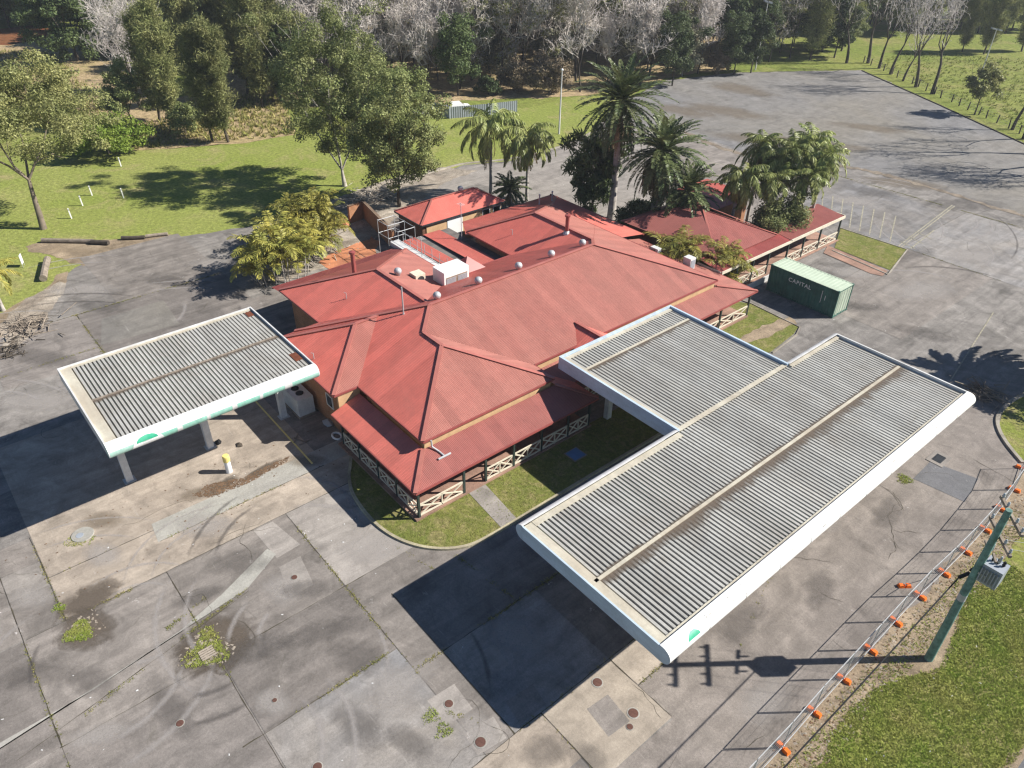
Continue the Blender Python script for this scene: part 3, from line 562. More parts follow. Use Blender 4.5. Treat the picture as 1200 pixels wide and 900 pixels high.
L_ = (-39.18, 25.98, 6.7); R_ = (-39.18, 42.2, 6.7); AP = (-35.25, 24.15, z_(5.35)); VT = (-37.35, 24.15, z_(5.35))
rf = MB()
sheet(rf, [(-29.9, 18.8, E0), AP, VT, L_, (-46.36, 18.8, E0)], 0)
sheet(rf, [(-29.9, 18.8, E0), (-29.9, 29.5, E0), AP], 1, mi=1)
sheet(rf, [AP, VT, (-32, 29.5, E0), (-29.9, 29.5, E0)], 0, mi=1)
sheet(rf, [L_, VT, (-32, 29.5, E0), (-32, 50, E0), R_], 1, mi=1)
sheet(rf, [(-46.36, 18.8, E0), L_, R_, (-46.36, 50, E0)], 1)
W4 = (-48.3, 44.0, 6.04); W4i = (-40.95, 44.0, 6.04)
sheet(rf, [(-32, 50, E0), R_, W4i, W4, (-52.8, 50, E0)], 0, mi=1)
rf.build('roof', [M['red'], M['faded']], bld)
r2 = MB(); A2 = (-41.8, 21.42, 5.62); B2 = (-41.8, 23.25, 5.62)
sheet(r2, [(-46.2, 17, E0), (-37.37, 17, E0), A2], 0); sheet(r2, [(-37.37, 17, E0), A2, B2, (-37.37, 18.82, E0)], 1, mi=1); sheet(r2, [(-46.2, 17, E0), A2, B2, (-46.2, 18.82, E0)], 1)
r2.build('roof', [M['red'], M['faded']], bld)
r3 = MB(); A3 = (-47.2, 26.6, 6.15); B3 = (-40.4, 26.6, 6.15)
sheet(r3, [(-52.9, 20.8, E0), A3, B3, (-44, 20.8, E0)], 0); sheet(r3, [(-53.1, 33, E0), A3, B3, (-44.6, 33, E0)], 0, mi=1); sheet(r3, [(-52.9, 20.8, E0), (-53.1, 33, E0), A3], 1)
r3.build('roof', [M['red'], M['faded']], bld)
r4 = MB()
sheet(r4, [(-52.8, 39.5, E0), W4, (-40.6, 44.0, 6.04), (-44.6, 39.5, E0)], 0); sheet(r4, [(-52.8, 39.5, E0), (-52.8, 50, E0), W4], 1)
r4.build('roof', M['red'], bld)
for p, q in (((-29.9, 18.8, E0), AP), (AP, VT), (VT, L_), (L_, R_), ((-29.9, 29.5, E0), AP), (R_, (-32, 50, E0)), (R_, W4i), (W4i, W4), (W4, (-52.8, 50, E0)), (W4, (-52.8, 39.5, E0)), (L_, (-46.36, 18.8, E0)),
             (A2, B2), (A2, (-37.37, 17, E0)), (A2, (-46.2, 17, E0)), (A3, B3), (A3, (-52.9, 20.8, E0)), (A3, (-53.1, 33, E0))): cap(p, q)
for p, q in (((-29.9, 18.8, E0), (-37.37, 18.8, E0)), ((-29.9, 18.8, E0), (-29.9, 29.5, E0)), ((-32, 29.5, E0), (-29.9, 29.5, E0)), ((-32, 29.5, E0), (-32, 50, E0)), ((-32, 50, E0), (-52.8, 50, E0)),
             ((-37.37, 17, E0), (-37.37, 18.8, E0)), ((-37.37, 17, E0), (-46.2, 17, E0)), ((-46.2, 17, E0), (-46.2, 20.8, E0)), ((-46.2, 20.8, E0), (-52.9, 20.8, E0)), ((-53.1, 33, E0), (-45.5, 33, E0)), ((-46.4, 33, E0), (-46.4, 39.5, E0)), ((-46, 39.5, E0), (-52.8, 39.5, E0))): gutter(p, q)
# verandah roofs
ZI, ZO = 3.32, 2.6
vr = MB()
sheet(vr, [(-27.65, 16.65, ZO), (-29.9, 18.8, ZI), (-37.35, 18.8, ZI), (-37.35, 16.65, ZO)], 0)
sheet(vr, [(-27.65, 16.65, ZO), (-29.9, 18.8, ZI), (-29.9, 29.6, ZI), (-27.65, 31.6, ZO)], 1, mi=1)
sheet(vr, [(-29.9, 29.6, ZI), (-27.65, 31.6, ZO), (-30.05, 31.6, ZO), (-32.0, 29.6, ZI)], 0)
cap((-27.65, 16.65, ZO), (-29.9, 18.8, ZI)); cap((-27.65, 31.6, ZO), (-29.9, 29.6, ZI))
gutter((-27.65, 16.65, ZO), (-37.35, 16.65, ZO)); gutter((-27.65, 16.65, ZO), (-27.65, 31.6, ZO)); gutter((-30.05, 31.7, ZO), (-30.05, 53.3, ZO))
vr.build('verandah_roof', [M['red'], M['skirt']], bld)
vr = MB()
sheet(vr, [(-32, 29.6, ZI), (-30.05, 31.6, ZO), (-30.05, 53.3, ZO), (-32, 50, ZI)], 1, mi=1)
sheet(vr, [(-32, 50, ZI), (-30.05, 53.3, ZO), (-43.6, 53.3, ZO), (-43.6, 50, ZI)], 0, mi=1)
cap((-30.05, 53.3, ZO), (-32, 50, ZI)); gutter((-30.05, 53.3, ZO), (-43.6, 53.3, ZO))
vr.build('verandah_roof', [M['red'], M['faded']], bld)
vr = MB()
sheet(vr, [(-43.6, 50, 3.55), (-43.6, 54.0, 2.9), (-56.0, 54.0, 2.9), (-52.8, 50, 3.55)], 0); sheet(vr, [(-52.8, 39.4, 3.55), (-52.8, 50, 3.55), (-56.0, 54.0, 2.9), (-57.0, 54.0, 2.75), (-57.0, 42.2, 2.75)], 1)
gutter((-57, 42.2, 2.75), (-57, 54, 2.75)); gutter((-43.6, 54, 2.9), (-57, 54, 2.9)); cap((-56.0, 54.0, 2.9), (-52.8, 50, 3.55))
vr.build('verandah_roof', [M['red'], M['faded']], bld)
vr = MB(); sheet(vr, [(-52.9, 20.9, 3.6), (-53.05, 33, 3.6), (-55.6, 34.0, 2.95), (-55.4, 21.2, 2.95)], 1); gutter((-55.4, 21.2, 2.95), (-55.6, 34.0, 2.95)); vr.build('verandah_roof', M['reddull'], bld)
vr = MB(); PZ = 4.55     # small gabled porch roof breaking the street side
sheet(vr, [(-33.6, 35, PZ), (-28.4, 35, PZ), (-28.4, 32.8, 3.5), (-31.4, 32.8, 3.5)], 0); sheet(vr, [(-33.6, 35, PZ), (-28.4, 35, PZ), (-28.4, 37.2, 3.5), (-31.4, 37.2, 3.5)], 0)
cap((-33.6, 35, PZ), (-28.4, 35, PZ)); vr.build('porch_roof', M['red'], bld)
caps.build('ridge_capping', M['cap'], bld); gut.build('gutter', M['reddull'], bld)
fb = MB()   # band of wall seen between the two roofs
fb.box(-37.3, -30.3, 19.30, 19.39, 2.7, 3.84); fb.box(-30.25, -30.05, 18.97, 29.3, 2.7, 3.83); fb.box(-32.3, -32.1, 29.7, 49.8, 2.7, 3.83); fb.box(-37.6, -37.42, 17.3, 18.9, 0.5, 3.8)
fb.build('fascia_band', M['fascia_tan'], bld)
# low courtyard roofs between the two rear wings
for (x0, x1, y0, y1, z, mk) in ((-56.3, -46.5, 34.6, 36.0, 3.05, 'red'), (-56.3, -46.5, 37.0, 38.9, 3.05, 'red')):
    mb = MB(); sheet(mb, [(x0, y0, z), (x1, y0, z+.15), (x1, y1, z+.15), (x0, y1, z)], 1); mb.build('courtyard_roof', M[mk], bld)
MB().box(-56.4, -46.4, 33.05, 40.05, 0.02, 2.9).build('courtyard_slab', M['conc_dark'], bld)
MB().box(-56.4, -46.45, 33.4, 34.3, 2.905, 3.3).build('parapet', M['white_worn'], bld)
rl = MB()
for k in range(8): rl.tube([(-55.8+k*1.15, 34.45, 2.9), (-55.8+k*1.15, 34.45, 4.15)], 0.03, 6)
rl.tube([(-55.8, 34.45, 3.55), (-47.6, 34.45, 3.55)], 0.025, 6); rl.tube([(-55.8, 34.45, 4.1), (-53, 34.45, 4.1)], 0.02, 6)
rl.build('railing', M['galv'], bld)
# small pyramid cover over the roof hatch, with its pale opening
hb = MB(); c0 = (-46.2, 33.9); hb.add([(c0[0]-1.1, c0[1]-.5, 4.3), (c0[0]+1.1, c0[1]-.5, 4.3), (c0[0]+1.1, c0[1]+1.9, 4.3), (c0[0]-1.1, c0[1]+1.9, 4.3), (c0[0], c0[1]+.7, 5.3)], [(0, 1, 4), (1, 2, 4), (2, 3, 4), (3, 0, 4)])
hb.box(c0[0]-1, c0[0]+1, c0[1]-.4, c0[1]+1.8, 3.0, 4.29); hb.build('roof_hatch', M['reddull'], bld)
# turbine ventilators and flues
def vent(x, y, z):
    mb = MB(); mb.lathe((x, y, z-.25), [(.16, 0), (.16, .3), (.24, .34), (.30, .48), (.30, .6), (.22, .74), (.06, .8)], 14); v = mb.build('roof_vent', M['galv'], bld, smooth=True); return v
for x, y in ((-40.2, 27.3), (-40.2, 31.1), (-40.25, 35.1), (-40.3, 38.6), (-40.2, 42.0)): vent(x, y, 6.7-K*abs(x+39.18))
vent(-46.0, 27.7, 5.85); vent(-60.9, 44.9, 4.15)
def flue(x, y, z0, z1, r=.14, hat=True):
    mb = MB(); mb.tube([(x, y, z0), (x, y, z1)], r, 10)
    if hat: mb.lathe((x, y, z1), [(r*1.5, 0), (r*1.5, .14), (.02, .2)], 10)
    mb.build('flue_pipe', M['reddull'] if r > .1 else M['galv'], bld)
    MB().lathe((x, y, z0), [(r*2.2, 0), (r*1.9, .12), (r*1.05, .3)], 10).build('flue_collar', M['galv'], bld)
flue(-49.1, 25.6, 5.0, 7.1, .17); flue(-43.7, 43.6, 5.7, 7.3, .17); flue(-40.2, 24.4, 5.9, 8.2, .05, False); flue(-55.2, 50.8, 2.9, 4.0, .07); flue(-55.0, 52.4, 2.8, 4.0, .07)
for (x, y, z) in ((-46.6, 23.4, 4.9), (-41.6, 17.9, 4.2), (-48.2, 41.2, 4.7), (-55.6, 35.3, 3.1)):
    MB().tube([(x, y, z), (x, y, z+.5), (x-.12, y-.1, z+.5)], .03, 6).build('vent_pipe', M['galv'], bld)
sp = MB(); sp.tube([(-29.75, 19.3, 3.85), (-29.7, 19.3, 3.4), (-29.3, 19.5, 3.2), (-28.9, 19.6, 3.06)], .06, 8); sp.tube([(-28.85, 19.15, 3.05), (-28.85, 20.05, 3.05)], .07, 8); sp.build('rainwater_spreader', M['galv'], bld)
# verandah floor, posts, balustrades
fl = MB(); fl.box(-30.4, -27.9, 16.75, 31.4, 0.02, .2); fl.box(-37.2, -30.41, 16.75, 19.4, 0.02, .197); fl.box(-32.6, -30.25, 31.41, 53.0, .02, .195); fl.box(-44, -32.61, 49.5, 53.0, .02, .192)
fl.build('verandah_floor', M['paver_pink'], bld)
def post(x, y, z0=.2, z1=2.57, par=None): MB().box(x-.07, x+.07, y-.07, y+.07, z0, z1).build('verandah_post', M['post'], par)
def balus(p, q, z0=.2, par=None, h=.95):
    p, q = Vector(p), Vector(q); mb = MB(); m = (p+q)/2
    for z in (z0+.1, z0+h): mb.bar(p+Vector((0, 0, z)), q+Vector((0, 0, z)), .07, .09)
    for a_, b_ in ((p, m), (m, q)):
        mb.bar(a_+Vector((0, 0, z0+.14)), b_+Vector((0, 0, z0+h-.05)), .055, .08); mb.bar(a_+Vector((0, 0, z0+h-.05)), b_+Vector((0, 0, z0+.14)), .05, .08)
    for e in (p, m, q): mb.bar(e+Vector((0, 0, z0+.02)), e+Vector((0, 0, z0+h)), .07, .07)
    mb.build('balustrade', M['cream'], par)
PV = [17.05, 20.4, 22.1, 24.4, 26.8, 29.2, 31.2]
for i, y in enumerate(PV):
    post(-28.05, y, par=bld)
    if i and i != 2: balus((-28.05, PV[i-1]+.06, 0), (-28.05, y-.06, 0), par=bld)
PU = [-28.05, -30.4, -32.5, -34.8, -36.9]
for i, x in enumerate(PU):
    if i: post(x, 17.05, par=bld); balus((PU[i-1]-.06, 17.05, 0), (x+.06, 17.05, 0), par=bld)
PR = [31.9, 35.2, 38.6, 42, 45.4, 48.9, 52.9]
for i, y in enumerate(PR):
    post(-30.4, y, par=bld)
    if i: balus((-30.4, PR[i-1]+.06, 0), (-30.4, y-.06, 0), par=bld)
for x in (-33.5, -36.5, -39.5, -42.5): post(x, 52.9, par=bld)
def window(x0, x1, y0, y1, z0, z1, par, frame='white'):      # frame with a recessed pane, on a wall plane (one of the extents is thin)
    fr = MB(); t = .07
    if abs(x1-x0) < abs(y1-y0):
        for a_, b_ in ((y0, y0+t), (y1-t, y1)): fr.box(x0, x1, a_, b_, z0, z1)
        for a_, b_ in ((z0, z0+t), (z1-t, z1)): fr.box(x0+.003, x1-.003, y0+t, y1-t, a_, b_)
        pb = MB().box(x0+.02, x1-.02, y0+t, y1-t, z0+t, z1-t)
    else:
        for a_, b_ in ((x0, x0+t), (x1-t, x1)): fr.box(a_, b_, y0, y1, z0, z1)
        for a_, b_ in ((z0, z0+t), (z1-t, z1)): fr.box(x0+t, x1-t, y0+.003, y1-.003, a_, b_)
        pb = MB().box(x0+t, x1-t, y0+.02, y1-.02, z0+t, z1-t)
    w_ = fr.build('window', M[frame], par); pb.build('pane', M['glass'], w_); return w_
window(-47.9, -47.0, 21.33, 21.41, 1.2, 3.2, bld); window(-44.6, -43.6, 17.53, 17.61, 1.4, 2.7, bld); window(-39.8, -38.9, 17.53, 17.61, 1.6, 2.6, bld)
for y in (19.9, 23.2, 26.4): window(-30.53, -30.45, y, y+1.6, 0.9, 2.9, bld)
MB().box(-30.54, -30.47, 21.6, 22.9, .4, 2.6).build('door', M['timber_dark'], bld)

# air conditioners stand on the rear roof
ac = thing('air_conditioner', 'large white box air conditioner standing on the red roof valley', 'air conditioner', (-44.4, 31.6, 4.3))
MB().box(-45.3, -43.6, 30.4, 32.9, 4.3, 4.4).build('base_frame', M['galv'], ac)
MB().box(-45.25, -43.7, 30.45, 32.85, 4.4, 5.95).build('casing', M['white'], ac)
g = MB()
for (y0, y1) in ((30.62, 31.55), (31.75, 32.68)):
    for k in range(9): g.box(-43.7, -43.66, y0, y1, 4.52+k*.1, 4.58+k*.1)
g.build('grille', M['transf'], ac); MB().box(-43.697, -43.69, 30.6, 32.7, 4.5, 5.5).build('filter', M['timber'], ac)
ac2 = thing('air_conditioner', 'small beige condenser unit on the red roof beside the big white one', 'air conditioner', (-45.6, 29.2, 4.6))
MB().box(-46.1, -45.2, 28.8, 29.7, 4.75, 5.65).build('casing', M['cream'], ac2); MB().lathe((-45.19, 29.25, 0), [(0, 0)], 3)
fanb = MB(); fanb.tube([(-45.2, 29.25, 5.2), (-45.17, 29.25, 5.2)], .33, 16); fanb.build('fan_grille', M['steel_dark'], ac2)
lg = MB()
for x in (-46.0, -45.3):
    for y in (28.9, 29.6): lg.box(x-.04, x+.04, y-.04, y+.04, 4.3, 4.75)
lg.build('stand', M['galv'], ac2)
v8 = thing('air_conditioner', 'white wall unit standing at the verandah roof edge near golden palms', 'air conditioner', (-35.6, 51.3, 3.0))
MB().box(-36.1, -35.3, 50.5, 51.2, 3.3, 4.35).build('casing', M['white_worn'], v8); MB().box(-35.29, -35.27, 50.58, 51.12, 3.45, 4.2).build('grille', M['transf'], v8)
v9 = thing('air_conditioner', 'small white wall unit on the far verandah roof edge below the date palms', 'air conditioner', (-39.9, 51.6, 3.0)); MB().box(-40.4, -39.5, 51.2, 51.7, 2.75, 3.55).build('casing', M['white_worn'], v9); MB().box(-39.49, -39.47, 51.27, 51.63, 2.9, 3.4).build('grille', M['transf'], v9)
for (x, y, z0, h, lab) in ((-53.3, 39.3, 3.0, 3.6, 'thin grey mast rising from the low courtyard roof'), (-50.9, 33.2, 3.9, 1.9, 'short grey aerial pole standing on the roof edge above the courtyard')):
    t = thing('aerial_mast', lab, 'aerial', (x, y, z0)); MB().tube([(x, y, z0), (x, y, z0+h)], .035, 6).build('pole', M['galv'], t)
    mb = MB(); mb.tube([(x-.35, y, z0+h-.15), (x+.35, y, z0+h-.15)], .015, 5)
    for k in range(4): mb.tube([(x-.3+k*.2, y-.25, z0+h-.15), (x-.3+k*.2, y+.25, z0+h-.15)], .01, 5)
    mb.build('aerial', M['galv'], t)
rk = thing('pipe_rack', 'galvanised pipe frame standing on the courtyard beside the roof', 'frame', (-59, 36, 0)); mb = MB()
for x in (-61, -59.2, -57.4):
    for y in (34.9, 36.8): mb.tube([(x, y, 0), (x, y, 3.6)], .035, 6)
for z in (2.2, 3.5):
    for y in (34.9, 36.8): mb.tube([(-61, y, z), (-57.4, y, z)], .03, 6)
    for x in (-61, -59.2, -57.4): mb.tube([(x, 34.9, z), (x, 36.8, z)], .03, 6)
mb.build('frame', M['galv'], rk)

# ------------------------------------------------------------------ detached amenities block
am = thing('amenities_block', 'small detached block with red hip roof and dark brown brick walls behind the main building', 'building', (-60.7, 43.4, 0))
x0, x1, y0, y1, e = -63.1, -58.3, 38.15, 48.75, 2.95
MB().box(x0+.3, x1-.3, y0+.3, y1-.3, 0, e-.05).build('wall', M['brick_brown'], am)
MB().box(x1-.32, x1-.22, 38.9, y1-.32, 0.02, e-.06).build('front_wall', M['fascia_tan'], am)
ra, rb = (-60.7, 41.2, 4.2), (-60.7, 46.4, 4.2); mb = MB()
sheet(mb, [(x1, y0, e), (x1, y1, e), rb, ra], 1); sheet(mb, [(x0, y0, e), (x0, y1, e), rb, ra], 1); sheet(mb, [(x0, y0, e), (x1, y0, e), ra], 0); sheet(mb, [(x0, y1, e), (x1, y1, e), rb], 0)
mb.build('roof', M['red'], am)
caps = MB(); gut = MB()
for p, q in (((x1, y0, e), ra), ((x0, y0, e), ra), ((x1, y1, e), rb), ((x0, y1, e), rb), (ra, rb)): cap(p, q, .2)
for p, q in (((x0, y0, e), (x1, y0, e)), ((x1, y0, e), (x1, y1, e)), ((x0, y1, e), (x1, y1, e)), ((x0, y0, e), (x0, y1, e))): gutter(p, q)
caps.build('ridge_capping', M['cap'], am); gut.build('gutter', M['steel_dark'], am)
for y in (45.9, 47.3): window(-58.62, -58.5, y, y+1.0, 1.5, 2.6, am)
MB().box(-58.55, -58.47, 41.4, 43.3, .1, 2.7).build('roller_door', M['white'], am)

# ------------------------------------------------------------------ side building with long verandah
sb = thing('side_building', 'low red-roofed side building with a long posted verandah, half hidden by palms', 'building', (-40, 62, 0))
MB().box(-46.4, -36.3, 55, 63, 0, 2.95).build('wall', M['brick_brown'], sb); MB().box(-48.5, -43, 63.1, 70, 0, 2.9).build('wall', M['brick'], sb)  # first wall: shade under the verandah put into the darker brick
mb = MB(); e = 3.0; A6, B6 = (-41.2, 59.6, 4.75), (-42.2, 60.6, 4.75)
sheet(mb, [(-47.0, 54.4, e), (-35.3, 54.4, e), A6, B6], 0); sheet(mb, [(-35.3, 54.4, e), (-35.3, 63.9, e), A6], 1); sheet(mb, [(-35.3, 63.9, e), (-47.0, 63.9, e), B6, A6], 0); sheet(mb, [(-47.0, 54.4, e), (-47.0, 63.9, e), B6], 1)
mb.build('roof', M['skirt'], sb)  # palm shade on this hip roof put into the darker red
mb = MB(); sheet(mb, [(-49.0, 62.6, 3.2), (-42.6, 62.6, 3.2), (-42.6, 70.6, 3.2), (-49.0, 70.6, 3.2)], 1); mb.build('roof', M['red'], sb)
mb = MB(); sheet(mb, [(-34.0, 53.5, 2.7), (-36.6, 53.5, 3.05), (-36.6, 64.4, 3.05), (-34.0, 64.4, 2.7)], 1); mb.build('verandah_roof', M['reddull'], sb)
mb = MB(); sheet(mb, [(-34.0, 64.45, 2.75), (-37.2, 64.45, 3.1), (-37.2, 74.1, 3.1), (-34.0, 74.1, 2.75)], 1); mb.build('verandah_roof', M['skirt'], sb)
mb = MB(); mb.box(-34.02, -33.9, 53.5, 64.42, 2.5, 2.74); mb.box(-34.02, -33.9, 64.46, 74.15, 2.52, 2.80); mb.box(-37.2, -34.03, 74.1, 74.18, 2.55, 2.84); mb.box(-36.6, -34.03, 53.4, 53.48, 2.5, 2.75); mb.build('fascia', M['cream'], sb)
PB = [53.7, 56.2, 58.7, 61.2, 64.4, 67.2, 70.2, 73.9]
for i, y in enumerate(PB):
    post(-34.15, y, .1, 2.55, sb)
    if i and i not in (4,): balus((-34.15, PB[i-1]+.06, 0), (-34.15, y-.06, 0), .12, sb, .9)
post(-36.9, 73.9, .1, 2.6, sb)
MB().box(-37.2, -33.9, 53.5, 74.1, .03, .12).build('verandah_floor', M['paver_pink'], sb)
mb = MB(); mb.box(-33.4, -33.25, 56.5, 63.5, .0, .55); mb.build('dwarf_wall', M['white_worn'], sb)
caps = MB()
for p, q in ((A6, B6), (A6, (-35.3, 54.4, e)), (A6, (-35.3, 63.9, e)), (B6, (-47, 54.4, e)), (B6, (-47, 63.9, e))): cap(p, q, .2)
caps.build('ridge_capping', M['cap'], sb)
window(-36.28, -36.2, 56.5, 58.6, .9, 2.2, sb); window(-36.28, -36.2, 60.0, 62.0, .9, 2.2, sb)

# ------------------------------------------------------------------ service-station canopies
def nose(mb, y0, y1, x_in, x_out, zt, zb, n=12):      # rounded fascia: section in x-z, run along y
    c = 1 if x_out > x_in else -1; r = (zt-zb)/2; zc = (zt+zb)/2; sec = [(x_in, zt)]
    for k in range(n+1):
        t = math.pi/2-math.pi*k/n; sec.append((x_out-c*r+c*r*math.cos(t), zc+r*math.sin(t)))
    sec.append((x_in, zb)); m = len(sec)
    mb.add([(x, y0, z) for x, z in sec]+[(x, y1, z) for x, z in sec], [(k, k+1, m+k+1, m+k) for k in range(m-1)])
    mb.add([(x, y0, z) for x, z in sec]+[(x, y1, z) for x, z in sec], [tuple(range(m)), tuple(range(2*m-1, m-1, -1))], 1)
RIBS_FINE = [(0.0, 0), (0.24, 0), (0.30, 1), (0.93, 1), (0.98, 0)]
def slatdeck(par, rect, z, dirt=True, period=0.27, prof=None):
    x0, x1, y0, y1 = rect; mb = MB(); sheet(mb, [(x0, y0, z), (x1, y0, z), (x1, y1, z), (x0, y1, z)], 1, period, 0.075, prof or RIBS, 0, 1)
    mb.build('roof_deck', [M['deck'], M['deck_pan']], par)

big = thing('service_canopy', 'big L-shaped white service station canopy with ribbed grey roof beside the street', 'canopy', (-17, 33, 0))
ZT, ZB = 5.25, 4.3; ZD = ZT-.26
fa = MB(); nose(fa, 18.0, 47.6, -10.95, -10.3, ZT, ZB); fa.build('front_fascia', [M['white'], M['fascia_sky_tint']], big)
for y0, y1 in ((18.0, 30.1), (41.5, 47.6)):
    fa = MB(); nose(fa, y0, y1, -19.95, -20.4, ZT, ZB); fa.build('rear_fascia', [M['white_worn'], M['fascia_sky_tint']], big)
en = MB(); en.box(-19.97, -10.93, 18.003, 18.10, ZB+.002, ZT-.06); en.build('end_fascia', M['fascia_sky_tint'], big)
en = MB(); en.box(-19.97, -10.93, 47.48, 47.597, ZB+.002, ZT-.002); en.build('end_fascia', M['white_worn'], big)
en = MB(); en.box(-30.2, -20.0, 30.1, 30.25, ZB, ZT-.004); en.box(-30.2, -20.0, 41.35, 41.5, ZB, ZT-.004); en.box(-30.2, -30.05, 30.253, 41.347, ZB, ZT-.006); en.build('rear_bay_fascia', M['fascia_sky_tint'], big)
slatdeck(big, (-19.95, -15.25, 18.12, 47.46), ZD); slatdeck(big, (-15.17, -10.97, 18.12, 47.46), ZD); slatdeck(big, (-30.04, -28.15, 30.27, 41.33), ZD); slatdeck(big, (-28.12, -20.0, 30.27, 41.33), ZD)
g = MB(); g.box(-15.30, -15.12, 18.4, 47.2, ZD-.02, ZD+.13); g.box(-28.22, -28.05, 30.46, 41.16, ZD-.02, ZD+.11); g.build('box_gutter', M['flash'], big)
g = MB(); g.box(-20.28, -19.98, 30.26, 41.34, ZD+.08, ZD+.13)
g.box(-19.94, -10.98, 18.11, 18.62, ZD+.078, ZD+.13); g.box(-19.94, -19.6, 18.63, 30.1, ZD+.08, ZD+.15); g.box(-30.0, -20.3, 30.26, 30.55, ZD+.079, ZD+.13); g.box(-30.0, -29.72, 30.56, 41.3, ZD+.081, ZD+.12); g.box(-11.15, -10.98, 18.63, 47.3, ZD+.079, ZD+.13); g.box(-19.94, -19.7, 41.5, 47.4, ZD+.08, ZD+.15)
g.build('flashing', M['flash'], big)
sm = MB()   # fascia panel joints
for k in range(11): nose_seam = 18.0+2.7*(k+1); sm.tube([(-10.3-.475+.479*math.cos(t), nose_seam, 4.775+.479*math.sin(t)) for t in np.linspace(-1.4, 1.5, 9)], .011, 4)
sm.build('panel_joints', M['deck_pan'], big)
def grime(par, name, x, y0, y1, w_, z, side):     # soft dirt washed along a box gutter
    V = []; A = []; Fq = []; n = 60; org = ROOTLOC[par.name]
    for i in range(n+1):
        y = y0+(y1-y0)*i/n; ww = w_*random.uniform(.6, 1.3)
        for d, al in ((0, .95), (ww*.4, .6), (ww, 0)): V.append((x+side*d-org.x, y-org.y, z-org.z)); A.append(al)
    for i in range(n):
        for q in (0, 1): Fq.append((3*i+q, 3*i+q+1, 3*i+q+4, 3*i+q+3))
    me = bpy.data.meshes.new(name); me.from_pydata(V, [], Fq); me.materials.append(M['grime']); at_ = me.attributes.new('fade', 'FLOAT', 'POINT'); at_.data.foreach_set('value', A)
    o = bpy.data.objects.new(name, me); COL.objects.link(o); o.parent = par
M['grime'] = m_soft('gutter_grime', (0.14, 0.11, 0.085), .8, 1.6)
grime(big, 'gutter_grime', -15.12, 18.3, 47.2, .75, ZD+.081, 1); grime(big, 'gutter_grime', -28.05, 30.5, 41.1, .45, ZD+.081, 1); grime(big, 'gutter_grime', -15.3, 18.3, 47.2, .25, ZD+.082, -1)
sf = MB(); sf.box(-19.9, -10.9, 18.1, 47.5, ZB+.01, ZB+.06); sf.box(-29.9, -19.95, 30.43, 41.19, ZB+.012, ZB+.06); sf.build('soffit', M['white_worn'], big)
def column(x, y, z1, par, w_=.42, mat='white_worn'):
    mb = MB()
    for dx in (-.11, .11): mb.box(x+dx-.08, x+dx+.08, y-w_/2, y+w_/2, 0.02, z1)
    mb.box(x-.05, x+.05, y-w_/2+.05, y+w_/2-.05, .02, z1-.01); c = mb.build('column', M[mat], par)
    MB().box(x-.3, x+.3, y-.35, y+.35, .02, .07).build('base_plate', M['galv'], c)
for x, y in ((-27.9, 33.0), (-27.9, 38.6), (-15.2, 21.2), (-15.2, 29.4), (-15.2, 37.6), (-15.2, 44.8)): column(x, y, ZB, big)
em = MB(); ey = 19.0
em.add([(-10.297, 18.75, 4.62), (-10.297, 19.35, 4.62), (-10.32, 19.28, 4.95), (-10.34, 19.05, 5.05), (-10.32, 18.82, 4.95)], [(0, 1, 2, 3, 4)]) if False else None
def nose_patch(mb, x_out, y0, y1, t0, t1, zt, zb, off=.004, n=6, shape=None, mi=0, ny=8):   # thin film following the rounded fascia
    r = (zt-zb)/2; zc = (zt+zb)/2; vs = []; fs = []
    for j in range(ny+1):
        for k in range(n+1):
            v = k/n; yy = y0+(y1-y0)*j/ny
            t = t0+(t1-t0)*v
            if shape: yy = (y0+y1)/2+(yy-(y0+y1)/2)*shape(v)
            vs.append((x_out-r+(r+off)*math.cos(t), yy, zc+(r+off)*math.sin(t)))
    for j in range(ny):
        for k in range(n): fs.append((j*(n+1)+k, (j+1)*(n+1)+k, (j+1)*(n+1)+k+1, j*(n+1)+k+1))
    mb.add(vs, fs, mi)
em = MB(); nose_patch(em, -10.3, 19.25, 20.05, .45, 1.15, ZT, ZB, shape=lambda v: 1-.7*v*v); em.build('emblem', M['green_emblem'], big)
pm = MB()
for _ in range(26):
    y = random.uniform(19, 47); t = random.uniform(.2, 1.3); nose_patch(pm, -10.3, y, y+random.uniform(.03, .5), t, t+random.uniform(.02, .12), ZT, ZB, .003, 2, ny=2)
pm.build('flaked_paint', M['conc_light'], big)

lc = thing('service_canopy', 'smaller single canopy with faded green edge band on three legs left of the building', 'canopy', (-42.4, 10.3, 0))
LT, LB = 6.5, 5.65; LD = LT-.22; lx0, lx1, ly0, ly1 = -47.1, -37.25, 3.75, 16.25
fa = MB(); nose(fa, ly0, ly1, lx1-.6, lx1, LT, LB); fa.build('front_fascia', [M['white'], M['green_faded']], lc)
fa = MB(); fa.box(lx0, lx1-.6, ly0+.003, ly0+.09, LB, LT-.003); fa.box(lx0, lx1-.6, ly1-.09, ly1-.003, LB, LT-.003); fa.box(lx0, lx0+.09, ly0+.093, ly1-.093, LB, LT-.005); fa.build('side_fascia', M['white_worn'], lc)
xm = (lx0+lx1)/2-.35
slatdeck(lc, (lx0+.1, xm-.05, ly0+.7, ly1-.1), LD, period=.235, prof=RIBS_FINE); slatdeck(lc, (xm+.05, lx1-.62, ly0+.7, ly1-.1), LD, period=.235, prof=RIBS_FINE)
g = MB(); g.box(xm-.08, xm+.08, ly0+.5, ly1-.3, LD-.02, LD+.10); g.build('box_gutter', M['timber'], lc); grime(lc, 'gutter_grime', xm+.08, ly0+.7, ly1-.2, .4, LD+.081, 1)
